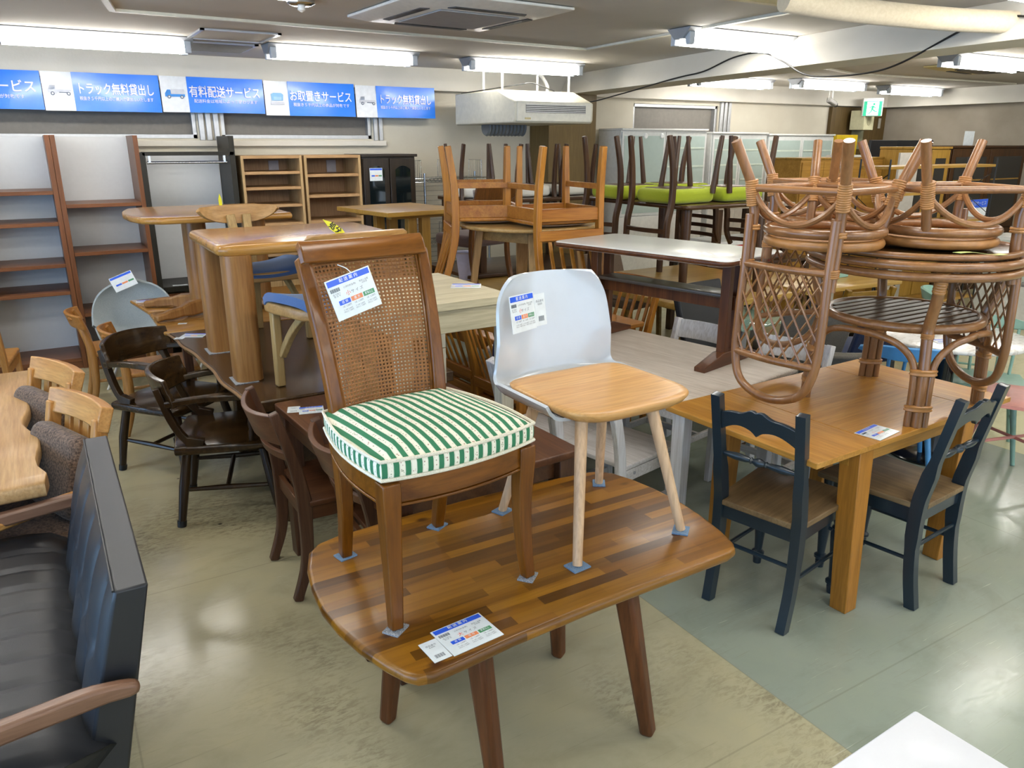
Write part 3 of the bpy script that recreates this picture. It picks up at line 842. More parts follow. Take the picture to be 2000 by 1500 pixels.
# ---- white shell chair with beech seat, local front -y
M_shell = plain('white_gloss_shell', '#c6ccd2', .12, 0, .5, var=.01)
M_beech = wood('beech', '#c9965c', '#d6aa72', 'x', .35, .2, wt=(.95, .92, .82))
M_beechz = wood('beech', '#d2ad88', '#dfc09c', 'z', .4, .1, wt=(.95, .93, .9))
wch = thing('shell_chair', 'white plastic shell chair with beech seat and round beech legs, on the acacia table', 'chair', (1.305, 1.700, TZ + .005), 1)
WS = .425
for sx in (-1, 1):
    for fy, ty in ((-.195, -.10), (.20, .105)):
        obj('leg', B().tube([(sx * .193, fy, .0), (sx * .12, ty, WS - .01)], [.0135, .0185], 16), M_beechz, wch)
def shell_fn(u, v):
    # u across, v from the middle of the seat sides up to the top of the back
    a = 2 * u - 1
    if v < .36:
        q = v / .36
        hw = .2215 + .001 * q; y = -.085 + .245 * q
        dz = .046 * abs(a) ** 11
        return (a * hw, y, WS - .036 + dz)
    q = (v - .36) / .64
    ang = min(1, q / .30) * R(81)
    rr = .065
    y = .16 + rr * math.sin(ang); z = WS - .036 + .046 * abs(a) ** 11 * max(0, 1 - q * 1.9) + rr * (1 - math.cos(ang))
    if q > .30:
        L = (q - .30) / .70 * .292
        y += L * math.cos(R(81)); z += L * math.sin(R(81))
    hw = .224 - .030 * q
    if q > .66:
        k = (q - .66) / .34
        hw *= (1 - k ** 3.5 * .24)
    wrap = .062 * (abs(a) ** 2.4) * (1 - .2 * q)
    return (a * hw, y - wrap * min(1, q / .55), z - .010 * (a * a) * (q ** 3))
obj('shell', B().shell(shell_fn, 36, 48, .010), M_shell, wch, smooth=60)
so = []
for i in range(48):
    a = 2 * PI * i / 48
    c_, s_ = math.cos(a), math.sin(a); e_ = 2 / 7 if s_ > 0 else 2 / 3.8
    x = .2145 * math.copysign(abs(c_) ** e_, c_); y = -.030 + .200 * math.copysign(abs(s_) ** e_, s_)
    so.append((x * (1 + .03 * (-y / .23 if y < 0 else 0)), y))
b = B(); rs = []
for d, z in ((.07, WS - .024), (.035, WS - .022), (.012, WS - .010), (.001, WS + .004), (0, WS + .009), (.005, WS + .0135), (.03, WS + .0145), (.09, WS + .0135), (.15, WS + .0125)):
    rs.append([(x - x / .25 * d, y - (y + .03) / .25 * d, z) for x, y in so])
obj('seat', b.rings(rs), M_beech, wch, smooth=60)
for (lx, ly, lab, rz, s) in ((-.193, -.195, 'thick blue felt pad under the front left leg of the white shell chair', 5, .058), (.193, -.195, 'blue felt pad under the front right leg of the white shell chair', 40, .056),
                          (-.193, .20, 'blue felt pad under the rear left leg of the white shell chair', 20, .054), (.193, .20, 'blue felt pad under the rear right leg of the white shell chair', 55, .05)):
    v = Matrix.Rotation(R(1), 3, 'Z') @ Vector((lx, ly, 0)); pad(lab, 1.305 + v.x, 1.700 + v.y, rz, M_felt, s)
price_card('price card stuck to the back of the white shell chair', (1.160, 1.862, 1.280), (R(81), 0, R(20)), .112, .108, '小')
slip('faint price slip stuck beside the card on the white shell chair', (1.236, 1.886, 1.277), (R(81), 0, R(14)), .045, .095)
# cards on the acacia table
price_card('price card marked 大サイズ lying on the acacia table', (.714, 1.390, TZ + .001), (0, 0, R(5)), .138, .108, '大')
slip('small white price slip beside the card on the acacia table', (.622, 1.372, TZ + .001), (0, 0, R(4)), .046, .078)

# ---- white table corner in the bottom right
t = thing('white_table', 'plain white tabletop cut off by the bottom right edge', 'table', (1.33, .42, 0))
obj('tabletop', B().slab([(x - 1.33, y - .42) for x, y in [(1.272, .645), (1.012, .630), (.98, .27), (1.30, -.1), (1.70, -.1), (1.70, .2), (1.285, .47)]][:0] or rect(-.30, .32, -.62, .21, .004, 2), .695, .72, .004), plain('white_melamine', '#dfe2ea', .35, 0, .1, var=.01), t)
for x, y in ((-.24, -.56), (.26, -.56), (-.24, .13), (.26, .13)):
    obj('leg', B().box(x - .02, x + .02, y - .02, y + .02, 0, .695), M_white, t, bevel=.002)
t.location = (1.283, .640, 0)
for c_ in t.children: c_.location = (.03 - .35, -.21 - .0, 0)
t.rotation_euler = (0, 0, R(2))

# ---- oak extending table with the navy chairs
M_oak = wood('golden_oak', '#a9742f', '#c99348', 'x', .35, .25, mid='#b98238', wt=(.92, .90, .74))
M_oakz = wood('golden_oak', '#a06a2a', '#c08238', 'z', .4, .15, mid='#b07733', wt=(.92, .90, .70))
t = thing('oak_extending_table', 'golden oak extending table under the rattan table, with dark green chairs', 'table', (2.78, 1.915, 0), 2)
OZ = .71
b = B().box(-.66, -.30, -.365, .365, OZ - .022, OZ); obj('leaf', b, wood('golden_oak_leaf', '#a9742f', '#cf9a50', 'y', .33, .25, mid='#bd863c', wt=(.92, .90, .74)), t, bevel=.002)
b = B().box(-.298, .40, -.365, .365, OZ - .022, OZ); obj('tabletop', b, M_oak, t, bevel=.002)
b = B().box(.402, .66, -.365, .365, OZ - .022, OZ); obj('leaf', b, wood('golden_oak_leaf', '#a9742f', '#cf9a50', 'y', .33, .25, mid='#bd863c', wt=(.92, .90, .74)), t, bevel=.002)
b = B()
for y in (-.30, .30): b.box(-.36, .44, y - .012, y + .012, OZ - .10, OZ - .024)
for x in (-.36, .44): b.box(x - .012, x + .012, -.30, .30, OZ - .10, OZ - .024)
obj('apron', b, M_oak, t, bevel=.002)
for x, y, fx, fy in ((-.33, -.30, -.315, -.325), (.40, -.30, .385, -.30), (-.33, .30, -.33, .31), (.40, .30, .385, .31)):
    obj('leg', B().bar((x, y, OZ - .023), (fx, fy, 0), .085, .085, .07, .07, side=(1, 0, 0)), M_oakz, t, bevel=.003)
price_card('price card lying on the oak table below the rattan table', (2.575, 1.607, OZ + .001), (0, 0, R(8)), .15, .10, '小', True)

M_navy = plain('dark_green_paint', '#1d2b35', .28, 0, .3, var=.03)
M_seatoak = wood('dusty_oak_seat', '#75604a', '#998062', 'y', .5, .05, mid='#876f54', wt=(.85, .84, .72))
def navy_chair():
    t = thing('farmhouse_chair', '', 'chair')
    SHN = .435
    for sx in (-1, 1):
        pts = [(sx * .158, .215, 0), (sx * .160, .190, .15), (sx * .160, .178, .30), (sx * .160, .180, .44), (sx * .160, .193, .52), (sx * .162, .225, .68), (sx * .163, .262, .858), (sx * .163, .266, .878)]
        n = len(bez(pts, 3))
        obj('leg', B().ribbon(bez(pts, 3), [.036] * (n - 1) + [.028], [.042] * 6 + [.050] * 8 + [.034] * (n - 14)), M_navy, t, bevel=.005)
    prof = [(r_ * 1.22, z_) for r_, z_ in ((.014, 0), (.016, .03), (.013, .035), (.022, .045), (.022, .055), (.013, .065), (.017, .14), (.024, .24), (.025, .27), (.018, .283), (.024, .292), (.018, .303), (.026, .34), (.018, .362), (.024, .37), (.019, .38), (.021, .40), (.021, SHN - .02))]
    for sx in (-1, 1): obj('leg', B().lathe(prof, (sx * .165, -.185, 0), 16), M_navy, t)
    obj('seat_rail', B().box(-.16, .16, -.20, -.175, SHN - .075, SHN - .018), M_navy, t, bevel=.002)
    obj('seat_rail', B().box(-.15, .15, .165, .19, SHN - .075, SHN - .018), M_navy, t, bevel=.002)
    for sx in (-1, 1): obj('seat_rail', B().bar((sx * .165, -.185, SHN - .047), (sx * .158, .18, SHN - .047), .057, .022, side=(0, 0, 1)), M_navy, t, bevel=.002)
    obj('seat', B().slab([(-.20, -.225), (.20, -.225), (.203, -.21), (.178, .155), (.140, .160), (.140, .205), (-.140, .205), (-.140, .160), (-.178, .155), (-.203, -.21)], SHN - .018, SHN + .006, .006), M_seatoak, t)
    for sx in (-1, 1): obj('stretcher', B().tube([(sx * .165, -.185, .19), (sx * .158, .19, .20)], .0085, 8), M_navy, t)
    obj('stretcher', B().tube([(-.158, .188, .26), (.158, .188, .26)], .0085, 8), M_navy, t)
    # scalloped top rail
    up = []; lo = []
    for i in range(25):
        u = -1 + 2 * i / 24; x = u * .148
        up.append((x, .845 - .035 * abs(u) ** 3 + (.012 * math.cos(abs(u) * PI * 2.2) if abs(u) < .5 else .012 * math.cos(PI * 1.1) * (1 - (abs(u) - .5) * 2)) + (-.012 * math.exp(-(u / .09) ** 2))))
        lo.append((x, .752 - .02 * abs(u) ** 2 + .022 * abs(math.sin(u * PI)) - .010 * math.exp(-(u / .08) ** 2) + .008))
    b = B(); b.prism(up + list(reversed(lo)), -.010, .010, fn=lambda x, z, d: (x, .225 + (z - .68) * .205 + .012 * (1 - (x / .148) ** 2) + d, z))
    obj('top_rail', b, M_navy, t, bevel=.003)
    prof = [(.007, -.15), (.010, -.13), (.015, -.09), (.012, -.05), (.009, -.035), (.013, -.03), (.009, -.024), (.016, -.008), (.017, 0), (.016, .008), (.009, .024), (.013, .03), (.009, .035), (.012, .05), (.015, .09), (.010, .13), (.007, .15)]
    obj('turned_spindle', B().lathe(prof, (0, .218, .64), 14, (1, 0, 0)), M_navy, t)
    return t
nv = navy_chair()
nv.location = (2.315, 1.795, 0); nv.rotation_euler = (0, 0, R(103)); nv['label'] = 'dark green farmhouse chair at the left end of the oak table'; nv['group'] = 'dark green chairs at the oak table'
dup(nv, 'dark green farmhouse chair at the front of the oak table, beside its right leg', (2.845, 1.665, 0), 185, group='dark green chairs at the oak table')

# ---- black leather sofa, front left
def leather():
    s = N('black_leather'); v = s.n('ShaderNodeTexVoronoi'); v.inputs['Scale'].default_value = 420; s.l(s.coord((1, 1, 1)), v.inputs['Vector'])
    s.bump(v.outputs['Distance'], .08, .001)
    return s.fin(C('#1b1d22'), .42, 0, .5)
M_lea = leather()
M_sofaarm = wood('taupe_wood', '#6a4c3b', '#92705b', 'x', .35, .2, mid='#7d5d4a', wt=(.95, .92, .88))
t = thing('leather_sofa', 'black tufted leather sofa with a brown wooden arm, at the left edge', 'sofa', (0, 0, 0))
# backrest: quilted front, flat rear
def sofa_front(u, v):
    y = 1.675 + 1.05 * u; z = .30 + .53 * v
    x = -.128 + .140 * v
    q = abs(math.sin(PI * (u * 5.5 + (.5 if v > .62 else 0)))) if v > .3 else 1
    d = .022 * (q ** .5) * (1 - (2 * v - 1) ** 8) * (1 - (2 * u - 1) ** 14)
    return (x - d, y, z)
b = B()
V = [[b.bm.verts.new(sofa_front(i / 66, j / 20)) for j in range(21)] for i in range(67)]
for i in range(66):
    for j in range(20): b.face([V[i][j], V[i][j + 1], V[i + 1][j + 1], V[i + 1][j]])
bkp = lambda u, v: (-.035 + .115 * v, 1.675 + 1.05 * u, .30 + .53 * v)
Wv = [[b.bm.verts.new(bkp(i, j)) for j in (0, 1)] for i in (0, 1)]
b.face([Wv[0][0], Wv[1][0], Wv[1][1], Wv[0][1]])
b.face([V[i][20] for i in range(67)] + [Wv[1][1], Wv[0][1]])
b.face([V[i][0] for i in range(66, -1, -1)] + [Wv[0][0], Wv[1][0]])
b.face([V[0][j] for j in range(21)] + [Wv[0][1], Wv[0][0]])
b.face([V[66][j] for j in range(20, -1, -1)] + [Wv[1][0], Wv[1][1]])
obj('backrest', b, M_lea, t, smooth=40, bevel=.006)
obj('piping', B().tube([(.010, 1.68, .829), (.010, 2.72, .829)], .003, 6), M_lea, t)
def seat_fn(u, v):
    y = 1.665 + 1.07 * u; x = -.70 + .57 * v
    q = abs(math.sin(PI * u * 9))
    return (x, y, .395 + .008 * min(1, q * 3.5) * (1 - (2 * v - 1) ** 10) - .03 * abs(2 * v - 1) ** 8)
b = B(); b.shell(seat_fn, 108, 14, .13); obj('seat', b, M_lea, t, smooth=45)
for k, y in enumerate((1.645, 2.755)):
    pts = [(.030, y, .605), (-.06, y, .612), (-.2, y, .600), (-.40, y, .580), (-.68, y, .555)]
    obj('arm', B().ribbon(bez(pts, 4), [.028, .03, .03, .03, .034] + [.038] * 7 + [.034] * 5, [.022, .036, .04, .042] + [.045] * 13, side=(0, 1, 0)), M_sofaarm, t, bevel=.009)
    obj('leg', B().bar((-.60, y, .57), (-.63, y, 0), .035, .04, .03, .03, side=(0, 1, 0)), M_sofaarm, t, bevel=.006)
    obj('leg', B().bar((-.42, y, .575), (-.45, y, 0), .035, .04, .03, .03, side=(0, 1, 0)), M_sofaarm, t, bevel=.006)
b = B(); b.box(-.66, -.06, 1.68, 2.72, .22, .262)
obj('base_frame', b, M_sofaarm, t, bevel=.004)

# ---- live-edge table with cushioned armchairs behind the sofa
M_live = wood('pale_live_edge', '#b08a5c', '#d3b184', 'y', .38, .15, mid='#c49d6d', wt=(.95, .93, .88))
t = thing('live_edge_table', 'pale natural-edge timber table at the left edge', 'table', (-.62, 3.53, 0))
out = []
for i in range(22):
    v = i / 21; out.append((.47 + .022 * math.sin(v * 9) + .012 * math.sin(v * 23 + 1) + (.02 if v < .06 else 0), -.79 + 1.55 * v))
out += [(-.42, .76), (-.45, .2), (-.43, -.3), (-.46, -.80)]
b = B(); b.slab(out, .645, .70, .018, 3); obj('tabletop', b, M_live, t, smooth=40)
for y in (-.55, .55): obj('leg', B().box(-.32, .27, y - .035, y + .035, 0, .645), M_live, t, bevel=.01)
M_arm = wood('honey_wood', '#b77f45', '#d6a66a', 'x', .38, .15, mid='#c8945a', wt=(.92, .88, .74))
M_armz = wood('honey_wood', '#b77f45', '#d2a062', 'z', .38, .15, mid='#c8945a', wt=(.92, .88, .74))
M_tweed = fabric('brown_tweed', '#2e221a', '#7a6250', 110, .95)
def cushion_armchair():
    t = thing('armchair', '', 'armchair')
    for sx in (-1, 1):
        obj('leg', B().ribbon(bez([(sx * .18, .27, 0), (sx * .18, .24, .3), (sx * .18, .26, .48), (sx * .18, .33, .80)], 4), .035, .05), M_armz, t, bevel=.006)
        obj('leg', B().bar((sx * .26, -.22, 0), (sx * .26, -.20, .56), .045, .045), M_armz, t, bevel=.006)
        obj('armrest', B().ribbon(bez([(sx * .205, .27, .555), (sx * .255, .05, .575), (sx * .28, -.15, .575), (sx * .275, -.27, .565)], 4), .055, .03), M_arm, t, bevel=.008)
        obj('side_rail', B().bar((sx * .19, .25, .30), (sx * .26, -.21, .32), .05, .025, side=(0, 0, 1)), M_arm, t, bevel=.004)
    obj('seat_rail', B().box(-.25, .25, -.21, -.185, .28, .33), M_arm, t, bevel=.003); obj('seat_rail', B().box(-.19, .19, .23, .255, .27, .32), M_arm, t, bevel=.003)
    obj('top_rail', B().ribbon([(-.205 + .41 * i / 10, .335 + .03 * (1 - (2 * i / 10 - 1) ** 2), .80) for i in range(11)], .095, .045, side=(0, 0.35, 1)), M_arm, t, bevel=.005)
    for x in (-.11, -.035, .035, .11): obj('slat', B().bar((x, .262, .33), (x, .35, .77), .045, .016), M_armz, t, bevel=.003)
    obj('seat_cushion', B().slab(rect(-.24, .24, -.24, .24, .05), .33, .44, .045, 4), M_tweed, t, smooth=60)
    b = B(); b.slab(rect(-.19, .19, -.15, .16, .05), -.045, .045, .04, 4)
    q = obj('back_cushion', b, M_tweed, t, smooth=60); q.location = (0, .235, .585); q.rotation_euler = (R(76), 0, 0)
    return t
a = cushion_armchair(); a['group'] = 'wooden armchairs with brown cushions'
a.location = (-.30, 3.04, 0); a.rotation_euler = (0, 0, R(-68)); a['label'] = 'honey wood armchair with brown tweed cushions, just behind the black sofa'
dup(a, 'honey wood armchair with brown tweed cushions, further from the sofa beside the shelf', (-.36, 3.60, 0), -68, group='wooden armchairs with brown cushions')
# ------------------------------------------------------------------ middle left: walnut and dark tables with chairs
M_wal = wood('walnut', '#553020', '#835239', 'y', .38, .15, mid='#6e412c', wt=(.66, .74, .62))
M_walx = wood('walnut', '#553020', '#835239', 'x', .4, .15, mid='#6e412c', wt=(.66, .74, .62))
M_walz = wood('walnut', '#4a2c20', '#775040', 'z', .42, .1, mid='#5f3a2b', wt=(.66, .74, .62))
t = thing('walnut_dining_table', 'reddish walnut dining table behind the acacia table, with a pale side table on it', 'table', (1.13, 2.61, 0), 3)
obj('tabletop', B().slab(rect(-.375, .385, -.56, .57, .015, 3), .67, .70, .006), M_wal, t)
b = B()
for x in (-.335, .345): b.box(x - .011, x + .011, -.47, .48, .59, .668)
for y in (-.50, .51): b.box(-.30, .31, y - .011, y + .011, .59, .668)
obj('apron', b, M_wal, t, bevel=.002)
for x in (-.325, .335):
    for y in (-.51, .52): obj('leg', B().bar((x, y, .669), (x, y, 0), .075, .075, .065, .065), M_walz, t, bevel=.004)
price_card('price card on the corner of the walnut table beside the walnut chair', (.835, 2.985, .701), (0, 0, R(-14)), .10, .085, '大', True)
slip('white slip partly under the card on the walnut table corner', (.775, 3.03, .7005), (0, 0, R(-18)), .05, .075)

def walnut_chair():
    t = thing('walnut_chair', '', 'chair'); hs = .42
    for sx in (-1, 1):
        pts = bez([(sx * .185, .235, 0), (sx * .183, .185, .16), (sx * .180, .175, .36), (sx * .180, .178, .45), (sx * .182, .205, .60), (sx * .184, .262, .80)], 4)
        n = len(pts); obj('leg', B().ribbon(pts, [.034] * n, [.036 + .022 * max(0, 1 - abs(i - 10) / 9) for i in range(n)]), M_walz, t, bevel=.005)
        obj('leg', B().bar((sx * .19, -.20, hs - .02), (sx * .19, -.205, 0), .038, .038, .028, .028), M_walz, t, bevel=.004)
        obj('side_rail', B().bar((sx * .186, -.19, hs - .05), (sx * .181, .17, hs - .05), .06, .02, side=(0, 0, 1)), M_wal, t, bevel=.002)
    obj('seat_rail', B().box(-.18, .18, -.215, -.193, hs - .08, hs - .02), M_walx, t, bevel=.002); obj('seat_rail', B().box(-.17, .17, .165, .185, hs - .08, hs - .02), M_walx, t, bevel=.002)
    obj('seat', B().slab([(-.215, -.235), (.215, -.235), (.205, .16), (-.205, .16)], hs - .02, hs + .002, .006), M_wal, t)
    def cr(u, v):
        a = 2 * u - 1; z = .672 + .125 * v
        return (a * .184, .222 + (z - .67) * .29 + .052 * (1 - a * a), z - .012 * (1 - a * a) * v)
    obj('crest_rail', B().shell(cr, 16, 4, .020), M_walx, t, smooth=50, bevel=.003)
    def lr(u, v):
        a = 2 * u - 1; z = .60 + .032 * v
        return (a * .182, .203 + (z - .6) * .25 + .045 * (1 - a * a), z)
    obj('back_rail', B().shell(lr, 16, 2, .016), M_walx, t, smooth=50, bevel=.002)
    return t
wc = walnut_chair(); wc.location = (.885, 2.925, 0); wc.rotation_euler = (0, 0, R(90)); wc['label'] = 'walnut chair with curved crest rail at the card corner of the walnut table'; wc['group'] = 'walnut chairs'
dup(wc, 'walnut chair pushed in between the cane chair and the other walnut chair', (1.000, 2.42, 0), 89, group='walnut chairs')

# ---- pale grey side table standing on the walnut table
M_pale = wood('grey_washed_wood', '#b3a88f', '#cfc6ac', 'x', .5, .05, mid='#c3b99e', wt=(.92, .92, .86))
M_palez = wood('grey_washed_wood', '#a9a08b', '#c6bea9', 'z', .5, .05, mid='#b8af9a', wt=(.92, .92, .88))
t = thing('side_table', 'pale grey-washed side table standing on the walnut table', 'table', (1.245, 2.77, .701), 2)
obj('tabletop', B().box(-.245, .245, -.31, .31, .47, .50), M_pale, t, bevel=.002)
b = B()
for x in (-.225, .225): b.box(x - .012, x + .012, -.29, .29, .385, .469)
for y in (-.29, .29): b.box(-.225, .225, y - .012, y + .012, .385, .469)
obj('apron', b, M_pale, t, bevel=.002)
for x in (-.215, .215):
    for y in (-.28, .28):
        q = obj('leg', B().box(x - .028, x + .028, y - .028, y + .028, .17, .469), M_palez, t, bevel=.002)
        obj('leg_extension', B().box(x - .028, x + .028, y - .028, y + .028, 0, .167), M_palez, q, bevel=.002)
price_card('price card lying at the right rear of the pale side table', (1.425, 2.72, 1.202), (0, 0, R(-30)), .12, .09, '中', False)

# ---- dark live-edge table
M_dark = wood('dark_walnut', '#3a281d', '#5b4231', 'y', .26, .3, mid='#4a3427')
M_edge = plain('pale_edge_strip', '#8a6a48', .4, 0, .2, var=.2)  # pale strip laid along the wavy edge of the dark top
t = thing('dark_live_edge_table', 'long dark brown natural-edge table carrying the blocky oak table', 'table', (1.02, 3.96, 0))
le = [tuple(q)[:2] for q in bez([(.640, 3.20, 0), (.628, 3.40, 0), (.606, 3.60, 0), (.612, 3.82, 0), (.598, 4.02, 0), (.590, 4.22, 0), (.560, 4.42, 0), (.556, 4.58, 0), (.536, 4.74, 0)], 4)]
re = [(1.60, 4.74), (1.62, 4.3), (1.58, 3.9), (1.61, 3.5), (1.60, 3.20)]
pl = [(x - 1.02, y - 3.96) for x, y in reversed(le)] + []
pl = [(x - 1.02, y - 3.96) for x, y in le[::-1]]
out = pl + [(x - 1.02, y - 3.96) for x, y in re[::-1]]
b = B(); f_ = lambda x, y, z: (x + (.018 if (x < -.3 and z < .66) else 0), y, z)
b.prism(out, .648, .70, fn=f_); obj('tabletop', b, M_dark, t, bevel=.006)
eb = [( x - 1.02 + .004, y - 3.96, .692) for x, y in le]
obj('live_edge', B().ribbon(bez(eb, 4), .006, .03, side=(0, 0, 1)), M_edge, t)
for y in (-.50, .50): obj('leg', B().box(-.22, .35, y - .04, y + .04, 0, .648), M_dark, t, bevel=.01)
price_card('price card at the far left corner of the dark natural-edge table', (.650, 4.60, .701), (0, 0, R(-30)), .13, .09, '中', False)
slip('small white slip at the far left corner of the dark natural-edge table', (.568, 4.57, .701), (0, 0, R(-30)), .05, .04)

# ---- blocky oak table on the dark table
M_ho = wood('honey_oak', '#9d6d38', '#c39659', 'x', .22, .4, mid='#b28347', wt=(.88, .84, .66))
M_hoz = wood('honey_oak', '#94653a', '#b98a57', 'z', .35, .2, mid='#a87847', wt=(.78, .76, .66))
t = thing('block_leg_table', 'honey oak table with thick block legs and rounded corners, on the dark table', 'table', (1.22, 3.90, .7035))
obj('tabletop', B().slab(rect(-.585, .31, -.38, .40, .07, 6), .57, .622, .024, 4), M_ho, t, smooth=60)
for sx, x in ((-1, -.50), (1, .23)):
    for y in (-.315, .30):
        obj('leg', B().prism(rect(x - .062, x + .062, y - .075, y + .075, .04, 4), 0, .575), M_hoz, t, smooth=50)
for x, y, lab in ((-.52, -.315, 'grey felt strip under the front block leg'), (-.52, .30, 'grey felt strip under the rear block leg')):
    o = obj('felt_pad', B().box(-.055, .05, -.085, .055, 0, .003), M_felt2); o.location = (1.22 + x, 3.90 + y, .7002); tag(o, lab + ' of the honey oak table', 'felt pad')

# ---- chairs with blue seats on the dark table
M_ash = wood('light_oak', '#a3855a', '#bfa173', 'z', .42, .1, mid='#b19365', wt=(.88, .86, .74))
M_ashx = wood('light_oak', '#a3794a', '#c79f6c', 'x', .36, .2, mid='#b68c5a', wt=(.88, .86, .74))
M_bluefab = fabric('blue_upholstery', '#33507f', '#4b6a98', 500, .85)
def blue_chair():
    t = thing('blue_seat_chair', '', 'chair'); hs = .395
    for sx in (-1, 1):
        obj('back_leg', B().ribbon(bez([(sx * .036, .24, 0), (sx * .033, .215, .25), (sx * .034, .22, .45), (sx * .045, .275, .66)], 4), [.064] * 7 + [.056] * 3 + [.045] * 3, .03), M_ash, t, bevel=.003)
        obj('leg', B().bar((sx * .205, -.17, 0), (sx * .205, -.165, hs - .02), .038, .042), M_ash, t, bevel=.006)
        obj('brace', B().ribbon(bez([(sx * .195, -.15, .14), (sx * .16, -.10, .25), (sx * .14, .0, .34), (sx * .13, .06, .365)], 4), .03, .032), M_ash, t, bevel=.004)
    out = [(-.235, -.20), (.235, -.20), (.235, -.12), (.20, .10), (.10, .20), (-.10, .20), (-.20, .10), (-.235, -.12)]
    obj('seat_frame', B().slab(out, hs - .055, hs - .005, .012), M_ashx, t)
    def st(u, v):
        a = 2 * u - 1; w = .235 - .10 * max(0, v - .35) ** 1.2
        return (a * w, -.21 + .40 * v, hs + .035 - .028 * (1 - a * a) + .012 * math.sin(PI * v) - .03 * abs(2 * v - 1) ** 6)
    obj('seat_cushion', B().shell(st, 18, 14, .038), M_bluefab, t, smooth=60)
    def cr(u, v):
        a = 2 * u - 1; e_ = math.sqrt(max(0, 1 - a * a * .97))
        z = .715 - .010 * a * a - (.105 * (1 - v)) * e_
        return (a * .215, .285 + .012 * v - .045 * a * a, z + .004 * a * a)
    obj('crest_rail', B().shell(cr, 26, 6, .022), M_ashx, t, smooth=60, bevel=.004)
    return t
bc = blue_chair(); bc.location = (.99, 4.36, .7025); bc.rotation_euler = (0, 0, R(4)); bc['label'] = 'blue-seat oak chair behind the honey oak table, its back showing above it'; bc['group'] = 'blue-seat chairs on the dark table'
dup(bc, 'blue-seat oak chair with a yellow tag across its back, behind the cane chair', (1.045, 3.245, .7025), 188, group='blue-seat chairs on the dark table')
M_yel = plain('yellow_tag', '#e3de2c', .4)
def ytag(label, loc, rot, L=.075, letters=True):
    t = thing('yellow_tag', label, 'tag', loc, 0, 'yellow tags'); t.rotation_euler = rot
    o = [(-L, 0), (-L * .3, L * .22), (L * .3, L * .22), (L, 0), (L * .3, -L * .22), (-L * .3, -L * .22)]
    obj('ribbon', B().prism(o, 0, .002), M_yel, t)
    if letters: text('lettering', '処分', L * .42, M_black, t, (-L * .08, 0, .003), bold=.03)
ytag('bright yellow tag with black marks on the blue-seat chair back behind the cane chair', (.985, 2.965, 1.430), (R(90), R(38), 0), .065)
ytag('small upright yellow tag on the far blue-seat chair back', (.885, 4.655, 1.435), (R(90), R(88), R(20)), .045, False)

# ---- honey oak corner table with the pedestal table on it
t = thing('drop_leaf_table', 'oak table with a hinged leaf beyond the dark table, under the pedestal table', 'table', (1.06, 5.33, 0))
obj('tabletop', B().slab(rect(-.55, .60, -.56, .10, .04, 4), .675, .70, .01), M_ho, t)
obj('leaf', B().slab([(-.548, .106), (.60, .106), (.60, .62), (-.61, .60)], .675, .70, .01), M_ho, t)
for x in (-.42, .45):
    for y in (-.45, .45): obj('leg', B().bar((x, y, .675), (x, y, 0), .05, .05), M_walz, t, bevel=.003)
slip('white slip stuck near the front corner of the oak drop-leaf table', (.645, 4.96, .701), (0, 0, R(-20)), .05, .03)
price_card('white card at the far left corner of the oak drop-leaf table', (.555, 5.83, .701), (0, 0, R(-5)), .15, .09, '中', False)
t = thing('pedestal_table', 'oak pedestal table with rounded top, standing on the drop-leaf table', 'table', (.93, 5.28, .7015))
obj('tabletop', B().slab([(-.50, .0), (-.485, -.20), (-.44, -.38), (-.34, -.45), (-.1, -.46), (.4, -.46), (.4, .46), (-.1, .46), (-.34, .45), (-.44, .38), (-.485, .20)], .605, .645, .018, 4), M_ho, t, smooth=60)
obj('pedestal', B().prism(rect(-.17, -.04, -.10, .10, .05, 4), .03, .607), M_hoz, t, smooth=50)
obj('pedestal', B().prism(rect(.20, .33, -.10, .10, .05, 4), .03, .607), M_hoz, t, smooth=50)
for y in (-.20, .32):
    obj('foot', B().ribbon(bez([(-.42, y, .022), (-.30, y * .82, .036), (-.12, y * .35, .055), (0, y * .05, .06)], 4), [.055] * 6 + [.07] * 7, [.044] * 3 + [.06] * 3 + [.09] * 7, side=(0, 1, 0)), M_hoz, t, bevel=.012)
    obj('foot', B().ribbon(bez([(.38, y, .022), (.28, y * .7, .04), (.2, y * .35, .055)], 4), .06, .044, side=(0, 1, 0)), M_hoz, t, bevel=.012)

